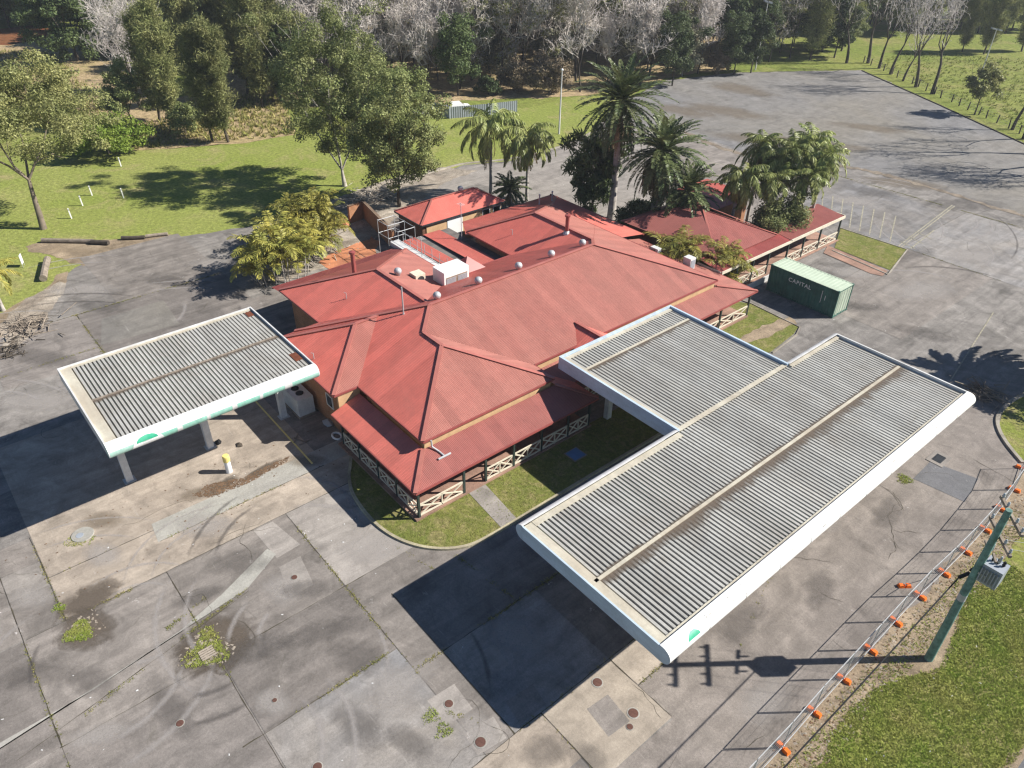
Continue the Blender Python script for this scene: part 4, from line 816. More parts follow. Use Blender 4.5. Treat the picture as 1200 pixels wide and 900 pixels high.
g = MB(); g.box(lx0+.1, lx1-.62, ly0+.095, ly0+.7, LD, LD+.12); g.box(lx0+.1, lx0+.3, ly0+.71, ly1-.1, LD+.08, LD+.13); g.build('flashing', M['flash'], lc)
MB().box(xm-4.2, xm-3.5, ly1-.65, ly1-.24, LD+.077, LD+.095).build('rust_patch', M['rust'], lc); MB().box(xm+2.6, xm+3.6, ly1-.7, ly1-.24, LD+.077, LD+.1).build('rust_patch', M['rust'], lc)
MB().box(lx0+.1, lx1-.4, ly0+.1, ly1-.1, LB+.01, LB+.05).build('soffit', M['white_worn'], lc)
for y in (4.86, 10.06, 15.34): column(-42.4, y, LB, lc)
em = MB(); nose_patch(em, lx1, ly0+.05, ly1-.05, -.95, .22, LT, LB, ny=60); em.build('green_band', M['green_faded'], lc)
em = MB()
for a_, b_ in ((5.5, 6.0), (7.4, 7.7), (9.1, 9.3), (10.6, 10.9), (12.3, 12.5), (13.9, 14.4)): nose_patch(em, lx1, a_, b_, -.9, .2, LT, LB, .008, ny=2)
em.build('worn_gaps', M['white_worn'], lc)
em = MB(); nose_patch(em, lx1, 4.95, 6.65, -.75, .95, LT, LB, .010, shape=lambda v: math.sqrt(max(0, 1-v*v))*1.0); em.build('emblem_arc', M['white'], lc)
em = MB(); nose_patch(em, lx1, 5.2, 6.35, .05, .82, LT, LB, .014, shape=lambda v: math.sqrt(max(0, 1-v*v))); em.build('emblem', M['green_emblem'], lc)

# ------------------------------------------------------------------ shipping container
ct = thing('shipping_container', 'dark green shipping container with pale roof parked by the side building', 'container', (-28.9, 59.8, 0))
cx0, cx1, cy0, cy1, ch = -32.3, -25.5, 58.65, 61.0, 2.6
def corrug_wall(mb, p, q, z0, z1, per=.28, dep=.036, mi=0):
    p, q = Vector(p), Vector(q); L = (q-p).length; d = (q-p)/L; nrm = Vector((d.y, -d.x, 0)); pts = []; t = 0
    while t < L-.01:
        for fr, k in ((0, 0), (.25, 0), (.37, 1), (.63, 1)): pts.append((min(t+fr*per, L), k))
        t += per
    pts.append((L, 0)); vs = []
    for s, k in pts: c = p+d*s-nrm*(k*dep); vs += [(c.x, c.y, z0), (c.x, c.y, z1)]
    mb.add(vs, [(2*i, 2*i+2, 2*i+3, 2*i+1) for i in range(len(pts)-1)], mi)
mb = MB(); corrug_wall(mb, (cx0+.1, cy0+.04, 0), (cx1-.1, cy0+.04, 0), .17, ch-.1); corrug_wall(mb, (cx1-.1, cy1-.04, 0), (cx0+.1, cy1-.04, 0), .17, ch-.1); corrug_wall(mb, (cx0+.04, cy1-.1, 0), (cx0+.04, cy0+.1, 0), .17, ch-.1)
mb.build('side_panels', M['contgreen'], ct)
mb = MB(); corrug_wall(mb, (cx1-.04, cy0+.1, 0), (cx1-.04, cy1-.1, 0), .17, ch-.1, .5, .05); mb.build('end_panel', M['controof'], ct)
mb = MB()
for x in (cx0+.05, cx1-.05):
    for y in (cy0+.05, cy1-.05): mb.box(x-.05, x+.05, y-.05, y+.05, .03, ch-.001)
for y in (cy0+.05, cy1-.05):
    for z in (.1, ch-.06): mb.box(cx0+.1, cx1-.1, y-.045, y+.045, z-.06, z+.06)
for x in (cx0+.05, cx1-.05):
    for z in (.1, ch-.06): mb.box(x-.045, x+.045, cy0+.1, cy1-.1, z-.058, z+.058)
mb.build('frame', M['contgreen'], ct)
mb = MB(); sheet(mb, [(cx0+.1, cy0+.1, ch-.02), (cx1-.1, cy0+.1, ch-.02), (cx1-.1, cy1-.1, ch-.02), (cx0+.1, cy1-.1, ch-.02)], 0, .35, .02, RIBS); mb.box(cx0-.005, cx1+.005, cy0-.005, cy0+.1, ch+.001, ch+.012); mb.box(cx0-.005, cx1+.005, cy1-.1, cy1+.005, ch+.001, ch+.012); mb.box(cx0-.005, cx0+.1, cy0+.102, cy1-.102, ch+.001, ch+.012); mb.box(cx1-.1, cx1+.005, cy0+.102, cy1-.102, ch+.001, ch+.012); mb.build('roof', M['controof'], ct)
for x in (cx0, cx1):
    for y in (cy0, cy1):
        for z in (.0, ch-.16): MB().box(x-.02 if x == cx0 else x-.16, x+.16 if x == cx0 else x+.02, y-.02 if y == cy0 else y-.14, y+.14 if y == cy0 else y+.02, z+.02, z+.175).build('corner_casting', M['contgreen'], ct)
for y in (cy0+.55, cy0+.95, cy0+1.4, cy0+1.8): MB().tube([(cx1+.02, y, .2), (cx1+.02, y, ch-.15)], .022, 6).build('locking_bar', M['galv'], ct)
MB().box(cx0+.1, cx1-.1, cy0+.1, cy1-.1, .05, .17).build('floor', M['contgreen'], ct)
def lettering(txt, size, par, mat, mw, name='lettering'):
    fc = bpy.data.curves.new('letter_source', 'FONT'); fc.body = txt; fc.size = size; fc.extrude = .002; fc.offset = .004; fc.space_character = 1.15
    tmp = bpy.data.objects.new('letter_source', fc); COL.objects.link(tmp); dg = bpy.context.evaluated_depsgraph_get()
    me = bpy.data.meshes.new_from_object(tmp.evaluated_get(dg)); bpy.data.objects.remove(tmp)
    me.name = name; me.materials.clear(); me.materials.append(mat)
    o = bpy.data.objects.new(name, me); COL.objects.link(o); o.parent = par; o.matrix_local = Matrix.Translation(-ROOTLOC[par.name]) @ mw; return o
lettering('CAPITAL', .52, ct, M['white'], Matrix(((1, 0, 0, cx0+1.95), (0, 0, -1, cy0+.028), (0, 1, 0, 1.72), (0, 0, 0, 1))))
mb = MB(); mb.box(cx1-1.5, cx1-1.45, cy0+.02, cy0+.03, .95, 2.1); mb.box(cx1-1.15, cx1-1.1, cy0+.02, cy0+.03, 1.3, 1.75); mb.build('stencil_marks', M['white_worn'], ct)

# ------------------------------------------------------------------ trees: generators
def unit(v): return v/np.linalg.norm(v, axis=-1, keepdims=True)
def tubes(segs, n=4):
    """segs: array (k, 8): p0 p1 r0 r1 -> verts, quads"""
    S = np.asarray(segs, float); p0, p1, r0, r1 = S[:, 0:3], S[:, 3:6], S[:, 6:7], S[:, 7:8]; d = unit(p1-p0+1e-9)
    ref = np.where(np.abs(d[:, 2:3]) < .9, [[0, 0, 1.]], [[1., 0, 0]]); a_ = unit(np.cross(d, ref)); b_ = np.cross(d, a_)
    V = []
    for p, r in ((p0, r0), (p1, r1)):
        for k in range(n): t = 2*math.pi*k/n; V.append(p+a_*r*math.cos(t)+b_*r*math.sin(t))
    V = np.stack(V, 1).reshape(-1, 3); o = np.arange(len(S))[:, None]*2*n
    Fq = np.concatenate([o+np.array([[k, (k+1) % n, n+(k+1) % n, n+k]]) for k in range(n)], 0)
    return V, Fq
def limbs(rng, h, r0, fork_h, n_main, spread, levels=3, kids=3, bend=.25, up=.35, lenf=.62):
    """trunk and branches; returns segments per level and the tips"""
    segs = []; tips = []
    def grow(p, d, L, r, lev):
        n = 3 if lev else 4; q = p.copy()
        for i in range(n):
            d2 = unit(d+rng.normal(0, bend*(.35 if lev == 0 else 1), 3)*.5+np.array([0, 0, up*.25*(lev > 0)])); q2 = q+d2*L/n; rr = r*(1-.55*i/n); rr2 = r*(1-.55*(i+1)/n)
            segs.append([*q, *q2, rr, rr2, lev]); q = q2; d = d2
            if lev > 0 and lev < levels and i < n-1 and rng.random() < .7:
                s = unit(d+rng.normal(0, .75, 3)); grow(q.copy(), s, L*lenf*.8, rr2*.55, lev+1)
        if lev < levels:
            k = n_main if lev == 0 else kids
            for j in range(k):
                az = 2*math.pi*(j+rng.random()*.7)/k; side = np.array([math.cos(az), math.sin(az), 0]); s = unit(d*(1-spread*.5)+side*spread+np.array([0, 0, up]))
                grow(q.copy(), s, (h-fork_h)*.55*rng.uniform(.8, 1.15) if lev == 0 else L*lenf*rng.uniform(.75, 1.2), r*.45*(.75 if lev == 0 else .8), lev+1)
        else: tips.append(q)
    grow(np.zeros(3), np.array([0, 0, 1.]), fork_h, r0, 0)
    S = np.array(segs); return S[:, :8], S[:, 8], np.array(tips)
def leaves(rng, C, size, out=None, aspect=.5, flat=.4, droop=0.0):
    """one diamond leaf per centre"""
    n = len(C); nr = rng.normal(0, 1, (n, 3)); nr[:, 2] = np.abs(nr[:, 2])+flat
    if out is not None: nr = nr+out*.9
    nr = unit(nr); a_ = unit(np.cross(nr, rng.normal(0, 1, (n, 3))))
    if droop: a_ = unit(a_*(1-droop)+np.array([0, 0, -1.])*droop); nr = unit(np.cross(a_, rng.normal(0, 1, (n, 3))))
    b_ = np.cross(nr, a_); s = size*rng.uniform(.6, 1.35, (n, 1)); k = s*aspect
    V = np.stack([C+a_*s, C+b_*k, C-a_*s, C-b_*k], 1).reshape(-1, 3); Fq = np.arange(4*n).reshape(-1, 4); return V, Fq
def clumps(rng, centres, rad, per, squash=.75):
    C = []; O = []
    for c in centres:
        r = rad*rng.uniform(.65, 1.3); m = int(per*rng.uniform(.7, 1.3)); d = unit(rng.normal(0, 1, (m, 3))); q = d*(rng.random((m, 1))**.45)*r; q[:, 2] *= squash
        C.append(c+q); O.append(d)
    return np.concatenate(C), np.concatenate(O)
def ellipsoid_centres(rng, n, c, rad, shell=.45, lower=-.6):
    out = []
    while len(out) < n:
        d = unit(rng.normal(0, 1, 3))
        if d[2] < lower: continue
        out.append(np.array(c)+d*np.array(rad)*(shell+(1-shell)*rng.random()**.6)*rng.uniform(.85, 1.1))
    return np.array(out)
def parts(name, pieces, parent=None):
    """pieces: (V, F, material) of quads merged in one mesh"""
    o = 0; Vs = []; Fs = []; mi = []; ms = []
    for V, Fq, m in pieces:
        if m not in ms: ms.append(m)
        Vs.append(V); Fs.append(np.asarray(Fq)+o); mi += [ms.index(m)]*len(Fq); o += len(V)
    return np_mesh(name, np.concatenate(Vs), np.concatenate(Fs), ms, parent, mi)
def tree(kind, seed, h, crown_c, crown_r, n_cl, cl_r, per, leaf, lmat, bmat, fork=.35, r0=.3, name='broadleaf_tree', squash=.75, dead=0, one=False, shell=.45, aspect=.5, droop=0.0, lower=-.6, spread=.6):
    rng = np.random.default_rng(seed)
    S, lev, tips = limbs(rng, h, r0, h*fork, 4, spread, 3, 2, .3, .4)
    S[:, 6:8] = np.maximum(S[:, 6:8], .018)
    cc = ellipsoid_centres(rng, n_cl, crown_c, crown_r, shell, lower)
    keep = tips[rng.random(len(tips)) < .6]
    if len(keep): cc = np.concatenate([cc, keep[:n_cl//2]])
    C, O = clumps(rng, cc, cl_r, per, squash); Vl, Fl = leaves(rng, C, leaf, O, aspect, droop=droop)
    Vt, Ft = tubes(S, 6)
    pcs = [(Vl, Fl, M[lmat])]
    root = bpy.data.objects.new(name, None); COL.objects.link(root)
    if one:
        COL.objects.unlink(root); bpy.data.objects.remove(root)
        return parts(name, [(Vt, Ft, M[bmat])]+pcs)
    np_mesh('trunk', Vt, Ft, M[bmat], root); parts('crown', pcs, root)
    return root
def bare(seed, h, r0=.28, name='bare_tree', levels=4, kids=3, fork=.3, bmat='twig', spread=.55, one=True, leafy=0, lmat='leaf_olive', minr=.03, fan=24):
    rng = np.random.default_rng(seed); S, lev, tips = limbs(rng, h, r0, h*fork, 4, spread, levels, kids, .35, .45, .6)
    S[:, 6:8] = np.maximum(S[:, 6:8], minr)
    tw = []   # sprays of fine twigs on the tips
    for t in tips:
        for _ in range(fan//8):
            d = unit(rng.normal(0, 1, 3)+np.array([0, 0, .7])); q = t+d*rng.uniform(.5, 1.3); tw.append([*t, *q, minr*.8, minr*.45])
            for _ in range(2): d2 = unit(d+rng.normal(0, .6, 3)); tw.append([*q, *(q+d2*rng.uniform(.3, .9)), minr*.55, minr*.35])
    thick = lev <= 1; root = None
    Vt, Ft = tubes(S[thick], 6); Vb, Fb = tubes(np.concatenate([S[~thick], np.array(tw)]), 3)
    pcs = [(Vt, Ft, M['bark_dark' if bmat == 'twig' else bmat]), (Vb, Fb, M['twig'])]
    if leafy:
        cc = tips[rng.random(len(tips)) < leafy]
        if len(cc): C, O = clumps(rng, cc, .7, 26); Vl, Fl = leaves(rng, C, .2, O); pcs.append((Vl, Fl, M[lmat]))
    if one: return parts(name, pcs)
    root = bpy.data.objects.new(name, None); COL.objects.link(root); np_mesh('trunk', Vt, Ft, M['bark_dark'], root); np_mesh('branches', Vb, Fb, M['twig'], root); return root
def casuarina(seed, h, w_, name='casuarina_tree', lmat='leaf_casu', n=5200, lean=.0, low=.14, one=False):
    """narrow, feathery: strands hang and lift from many short side branches"""
    rng = np.random.default_rng(seed); segs = []; C = []; D = []
    top = np.array([lean*h, 0, h]); k = 9
    P = [np.array([lean*h*(i/k)**1.3+rng.normal(0, .08), rng.normal(0, .08), h*i/k]) for i in range(k+1)]
    for i in range(k): segs.append([*P[i], *P[i+1], max(.2*h/14*(1-i/k), .03), max(.2*h/14*(1-(i+1)/k), .025)])
    nb = int(h*5.5)
    for j in range(nb):
        t = low+(1-low)*j/nb; i = min(int(t*k), k-1); p = P[i]+(P[i+1]-P[i])*(t*k-i); az = rng.uniform(0, 6.28)
        prof = w_*(math.sin(math.pi*min(1, (1-t)*.9+.12))**.7)*rng.uniform(.45, 1.15); d = unit(np.array([math.cos(az), math.sin(az), rng.uniform(.4, .9)])); q = p+d*prof
        segs.append([*p, *q, .04, .015]); m = n//nb
        u = rng.random((m, 1))**.7; c = p+(q-p)*u+rng.normal(0, .34, (m, 3))*np.array([1, 1, .9])*(w_/2.4); C.append(c); D.append(np.tile(d, (m, 1)))
    C = np.concatenate(C); D = np.concatenate(D); m = len(C)
    a_ = unit(D*.6+rng.normal(0, .5, (m, 3))+np.array([0, 0, .25])*rng.choice([-1, 1], (m, 1))); b_ = unit(np.cross(a_, rng.normal(0, 1, (m, 3)))); s = rng.uniform(.14, .34, (m, 1))*w_/2.2; bw = .034*w_/2.2
    V = np.stack([C+a_*s, C+b_*bw, C-a_*s, C-b_*bw], 1).reshape(-1, 3); Vt, Ft = tubes(segs, 5)
    if one: return parts(name, [(Vt, Ft, M['bark_dark']), (V, np.arange(4*m).reshape(-1, 4), M[lmat])])
    root = bpy.data.objects.new(name, None); COL.objects.link(root)
    np_mesh('trunk', Vt, Ft, M['bark_dark'], root); np_mesh('crown', V, np.arange(4*m).reshape(-1, 4), M[lmat], root); return root
def frond(rng, base, az, el, L, droop, n=26, leaflet=.55, hang=.5, wid=.05, vee=.35, tilt=0):
    """arched midrib with two ranks of leaflets"""
    pts = []; p = np.array(base, float); e = el; k = 12
    for i in range(k+1):
        pts.append(p.copy()); e2 = e-droop*(i/k)**1.2*1.15; d = np.array([math.cos(az)*math.cos(e2), math.sin(az)*math.cos(e2), math.sin(e2)]); p = p+d*L/k
    pts = np.array(pts); V = []; side = np.array([-math.sin(az), math.cos(az), 0])
    segs = [[*pts[i], *pts[i+1], max(.05*(1-i/k), .012)*L/3, max(.05*(1-(i+1)/k), .01)*L/3] for i in range(k)]
    for j in range(n):
        t = .14+.86*(j+.5)/n; i = min(int(t*k), k-1); c = pts[i]+(pts[i+1]-pts[i])*(t*k-i); d = unit(pts[i+1]-pts[i]); ll = leaflet*(math.sin(math.pi*(.12+.86*t))**.6)*rng.uniform(.85, 1.1); nrm = np.cross(side, d); nrm = nrm if nrm[2] > 0 else -nrm
        for sg in (-1, 1):
            dd = unit(side*sg*.85+d*(.35+.5*t)+nrm*vee-np.array([0, 0, hang])*rng.uniform(.6, 1.3)+rng.normal(0, .08, 3)); tip = c+dd*ll; tip = tip-np.array([0, 0, hang*ll*.35]); mid = c+dd*ll*.5; ww = unit(np.cross(dd, nrm+rng.normal(0, .3, 3)))*wid
            V += [c, mid+ww, tip, mid-ww]
    return np.array(V), segs
def palm(seed, h, nf, L, name, trunk_r=.16, el=(-.5, 1.35), droop=1.0, leaflet=.6, hang=.5, wid=.055, lmat='palm_green', dead=6, lean=(0, 0), vee=.2, trunk=True, nl=26, flare=1.35):
    rng = np.random.default_rng(seed); root = bpy.data.objects.new(name, None); COL.objects.link(root)
    n = 9; P = np.array([[lean[0]*(i/n)**1.4, lean[1]*(i/n)**1.4, h*i/n] for i in range(n+1)]); segs = [[*P[i], *P[i+1], trunk_r*(flare-(flare-1)*min(1, i/2.5)), trunk_r*(flare-(flare-1)*min(1, (i+1)/2.5))] for i in range(n)]
    Vt, Ft = tubes(segs, 9); np_mesh('trunk', Vt, Ft, M['palm_trunk'], root)
    V = []; F2 = []; sg = []; o = 0; top = P[-1]
    for j in range(nf):
        az = j*2.39996+rng.normal(0, .15); u = (j+.5)/nf; e = el[1]+(el[0]-el[1])*u+rng.normal(0, .08); v, s = frond(rng, top+np.array([0, 0, .1*(1-u)]), az, e, L*rng.uniform(.85, 1.1)*(.8+.2*min(1, u*3)), droop*rng.uniform(.8, 1.2), nl, leaflet, hang, wid, vee); V.append(v); sg += s
    V = np.concatenate(V); Vs, Fs = tubes(sg, 3); Fl = np.arange(len(V)).reshape(-1, 4); parts('crown', [(V, Fl, M[lmat]), (Vs, Fs, M[lmat])], root)
    if dead:
        V = []; sg = []
        for j in range(dead):
            v, s = frond(rng, top-np.array([0, 0, .25]), rng.uniform(0, 6.28), rng.uniform(-1.3, -.8), L*rng.uniform(.6, .95), .55, 16, leaflet*.75, .8, wid, 0); V.append(v); sg += s
        V = np.concatenate(V); Vs, Fs = tubes(sg, 3); parts('dead_fronds', [(V, np.arange(len(V)).reshape(-1, 4), M['palm_dead']), (Vs, Fs, M['palm_dead'])], root)
    return root
def cane_clump(seed, rx, ry, h, stems, name='golden_cane_clump', lmat='cane_yellow'):
    rng = np.random.default_rng(seed); root = bpy.data.objects.new(name, None); COL.objects.link(root); V = []; sg = []; st = []
    for k in range(stems):
        r = math.sqrt(rng.random()); t = rng.uniform(0, 6.28); b = np.array([rx*.8*r*math.cos(t), ry*.8*r*math.sin(t), 0]); hh = h*rng.uniform(.1, .62)*(1.1-.3*r); tp = b+np.array([b[0]*.22, b[1]*.22, hh]); st.append([*b, *tp, .05, .035])
        for j in range(6):
            v, s = frond(rng, tp, j*2.4+rng.random(), rng.uniform(.7, 1.5), h*rng.uniform(.38, .56), rng.uniform(1.25, 1.95), 22, h*.115, .4, .05, .3); V.append(v); sg += s
    V = np.concatenate(V); Vs, Fs = tubes(sg, 3); Vt, Ft = tubes(st, 5)
    np_mesh('stems', Vt, Ft, M['palm_trunk'], root); parts('fronds', [(V, np.arange(len(V)).reshape(-1, 4), M[lmat]), (Vs, Fs, M[lmat])], root); return root
def put(o, loc, rz=0, label=None, cat=None, group=None, sc=1):
    o.location = loc; o.rotation_euler = (0, 0, rz); o.scale = (sc, sc, sc) if not hasattr(sc, '__len__') else sc; return tag(o, label, cat, group)

# ------------------------------------------------------------------ trees round the lawn
put(tree('t', 11, 17, (0.3, 0, 11.6), (9.2, 9.2, 5.0), 170, 1.35, 300, .125, 'leaf_olive', 'bark', .3, .40, 'gum_tree', .6, spread=.8), at(51, 268), 0.4, 'open olive-green gum tree with leaning grey trunk at the left edge of the lawn', 'tree')
put(tree('t', 12, 19, (0, .2, 11.4), (6.7, 6.7, 8.3), 185, 1.15, 280, .125, 'leaf_mid', 'bark_pale', .1, .32, 'gum_tree', .75, shell=.4, lower=-.95), at(404, 218), 2.0, 'tallest pale-trunked gum tree on the lawn edge behind the building', 'tree')
put(tree('t', 13, 15, (0, .2, 8.6), (5.6, 5.6, 6.6), 140, 1.05, 270, .135, 'leaf_mid', 'bark_dark', .2, .24, 'broadleaf_tree', .8, shell=.3, lower=-.95), at(468, 242), .3, 'dense green tree with dark trunk beside the small detached block', 'tree')
casA, casB = casuarina(21, 14.5, 2.7, n=15000), casuarina(22, 17, 3.0, n=17000)
put(casA, at(267, 167), 1, 'slender casuarina with two leaning trunks, right of the pair at the lawn edge', 'tree', 'casuarinas beyond the lawn')
CL = [((250, 166), 'casA', 2.3, .95, 'slender casuarina with a dark leaning trunk, left of the pair at the lawn edge'), ((205, 150), 'casB', 0, .95, 'broad olive casuarina right of the dead grey tree'), ((188, 142), 'casA', 4, 1.0, 'rusty olive casuarina standing directly behind the green bush end'),
      ((307, 126), 'casB', 3, 1.05, 'tall casuarina standing behind the big gum tree on dark undergrowth'), ((290, 110), 'casA', 5, 1.2, 'tall feathery casuarina left of the pale bare tree'), ((330, 118), 'casB', 1.5, .9, 'shaded casuarina half hidden by the tallest gum tree')]
casuarina_src = {'casA': casA, 'casB': casB}
for p, k, rz, sc, lab in CL: dup(casuarina_src[k], at(*p), rz, sc, lab, 'casuarinas beyond the lawn')
casB['label'] = 'pale green casuarina between the dark evergreen and the wood'; casB['category'] = 'tree'; casB['group'] = 'casuarinas beyond the lawn'; casB.location = at(228, 108); casB.rotation_euler = (0, 0, .7)
for o in COL.objects:
    if o.get('group') == 'casuarinas beyond the lawn': o['category'] = 'tree'
gw = bare(31, 15, .3, 'grey_tree', 4, 3, .25, 'bark_pale', .7, one=False, minr=.035); put(gw, at(165, 128), .5, 'half dead grey tree with pale crossing branches left of the casuarinas', 'tree')
put(tree('t', 14, 13, (0, 0, 7), (5.5, 5.5, 5.5), 70, 1.3, 150, .24, 'leaf_mid', 'bark_dark', .25, .3, 'broadleaf_tree'), at(157, 150), 1, 'dark leafy tree below the half dead grey tree', 'tree', sc=.62)
put(tree('t', 15, 15, (0, 0, 8), (7.5, 7.5, 6.8), 85, 1.6, 300, .22, 'leaf_dark', 'bark_dark', .2, .4, 'broadleaf_tree', lower=-.9), at(92, 71), 1, 'big dark round tree throwing a long shadow over the dry grass', 'tree')
hb_ = tree('t', 16, 4.5, (0, 0, 2.2), (5.5, 5.5, 2.2), 70, 1.0, 170, .17, 'leaf_bright', 'bark', .2, .15, 'green_bush', .7, lower=-.3); put(hb_, at(128, 180), .5, 'bright green spreading bush at the left end of the lawn', 'bush')
sbush = tree('t', 17, 3.0, (0, 0, 1.5), (2.2, 2.2, 1.4), 26, .8, 120, .15, 'leaf_mid', 'bark', .2, .1, 'green_bush', .7, lower=-.4); put(sbush, at(218, 157), 0, 'small scrubby bush in front of the slender casuarinas', 'bush', sc=1.2)

# palms
put(palm(41, 8.2, 26, 5.0, 'queen_palm', .17, (-.7, 1.3), 1.5, .95, .9, .06, 'palm_green', 6, nl=46), at(575, 230), 0, 'feathery queen palm left of the pair behind the rear roof', 'palm', 'queen palms by the buildings')
qp = palm(42, 7.4, 24, 4.4, 'queen_palm', .16, (-.75, 1.25), 1.6, .9, .9, .06, 'palm_green', 8, nl=46); put(qp, at(617, 236), 1, 'queen palm with yellowing fronds, right of the pair behind the rear roof', 'palm', 'queen palms by the buildings')
cyc = palm(43, 1.6, 30, 2.6, 'cycad', .25, (-.2, 1.3), .9, .5, .3, .08, 'palm_dark', 6); put(cyc, at(597, 238), 0, 'low dark cycad between the two queen palms behind the roof', 'palm')
put(palm(44, 12.6, 76, 5.8, 'date_palm', .36, (-.85, 1.4), .75, .62, .1, .07, 'palm_dark', 26, vee=.3, nl=40), at(716, 256), 0, 'tallest date palm with a bare grey trunk behind the main roof', 'palm')
put(palm(45, 8.8, 96, 5.2, 'date_palm', .5, (-1.25, 1.4), .8, .6, .15, .075, 'palm_dark', 70, vee=.3, nl=36), at(764, 274), .6, 'shorter bushy date palm with a brown skirt of hanging dead fronds', 'palm')
put(palm(50, 5.4, 72, 4.4, 'date_palm', .5, (-1.25, 1.4), .9, .6, .2, .075, 'palm_dark', 60, vee=.3, nl=32), at(797, 284), 1.6, 'lowest date palm with drooping fronds, touching the side building roof', 'palm')
strel = tree('t', 46, 8, (0, 0, 4.6), (2.3, 2.3, 4.6), 46, .9, 90, .42, 'leaf_dark', 'bark_dark', .3, .18, 'evergreen_shrub', .9, shell=.5, aspect=.22, droop=.45, lower=-1); put(strel, at(693, 250), 0, 'dark strap-leaved column of foliage left of the tall date palm', 'bush')
put(palm(47, 6.8, 28, 3.4, 'queen_palm', .17, (-.9, 1.3), 1.7, .8, .9, .055, 'palm_green', 6, (.2, .2), nl=46), (at(866, 208, 6.8).x, at(866, 208, 6.8).y, 0), 0, 'lone queen palm rising in front of the side building roof', 'palm', 'queen palms by the buildings')
CLUS = [((893, 172), 8.6, 'upper left crown of the queen palm cluster'), ((913, 186), 8.0, 'middle left crown of the queen palm cluster'), ((930, 178), 8.8, 'topmost middle crown of the queen palm cluster'), ((951, 168), 9.2, 'highest crown of the queen palm cluster, farthest from the roof'), ((968, 184), 8.4, 'outermost crown of the queen palm cluster towards the car park'), ((946, 207), 6.9, 'low crown of the cluster with yellow hanging fronds'), ((907, 209), 6.8, 'lowest crown of the queen palm cluster over the shrubs')]
qc = palm(52, 8.0, 30, 3.1, 'queen_palm', .15, (-.7, 1.35), 1.5, .75, .6, .045, 'palm_green', 5, nl=40); first = True
for i, (p, h, lab) in enumerate(CLUS):
    q = at(p[0], p[1], h); loc = (q.x, q.y, 0); sc = (1.0, 1.0, h/8.0)
    if first: put(qc, loc, 0, lab+', by the side building', 'palm', 'queen palms by the buildings', sc); first = False
    else: dup(qc, loc, i*1.3, sc, lab+', by the side building', 'queen palms by the buildings')
ev = tree('t', 53, 3.4, (0, 0, 1.7), (2.6, 2.6, 1.9), 34, .8, 130, .2, 'leaf_dark', 'bark_dark', .2, .1, 'evergreen_shrub', .8, aspect=.3, droop=.3, lower=-.6)
put(ev, at(748, 276), 0, 'dark shrubbery at the foot of the tall date palm', 'bush'); dup(ev, at(786, 288), 2, 1.0, 'dark shrubbery below the bushy date palm against the side building')
cane = cane_clump(51, 3.2, 2.8, 6.0, 30); put(cane, at(370, 290), 0, 'golden cane palm clump, taller one nearer the brick courtyard', 'palm', 'golden cane clumps', (.9, .9, 1.22))
dup(cane, at(332, 324), 1.9, (1.0, .95, 1.15), 'golden cane palm clump, lower one at the corner of the building', 'golden cane clumps')
cane2 = cane_clump(54, 2.2, 1.7, 6.2, 15); put(cane2, (-38.3, 54.2, 0), .8, 'golden cane palm clump filling the gap between main and side roofs', 'palm', 'golden cane clumps')
dup(cane2, (-35.8, 56.3, 0), 2.8, (.8, .8, .92), 'smaller golden cane clump leaning on the side verandah roof', 'golden cane clumps')
put(tree('t', 18, 5.0, (0, 0, 2.9), (2.4, 3.4, 2.0), 50, .9, 170, .13, 'leaf_mid', 'bark', .2, .1, 'green_bush', .7, lower=-.6), (-37.2, 67.2, 0), 0, 'dense shrub growing below the queen palm cluster through the verandah roof', 'bush')
put(palm(48, 3.6, 18, 2.8, 'cane_palm', .14, (-.4, 1.2), 1.4, .6, .6, .05, 'cane_yellow', 0), at(4, 364), 0, 'small yellow-green palm cut by the left edge of the picture', 'palm')
put(palm(49, 6.4, 46, 4.4, 'street_palm', .25, (-1.0, 1.3), 1.1, .8, .3, .13, 'palm_green', 8, nl=34), (-8.6, 66.5, 0), 0, 'palm beside the driveway cut by the right edge, casting a wide shadow', 'palm')
put(tree('t', 19, 7, (0, 0, 4.3), (2.6, 2.6, 2.4), 36, .9, 120, .15, 'leaf_mid', 'bark', .25, .14, 'small_tree'), (-6.5, 63.0, 0), 0, 'small leafy tree beyond the kerb at the right edge', 'tree')

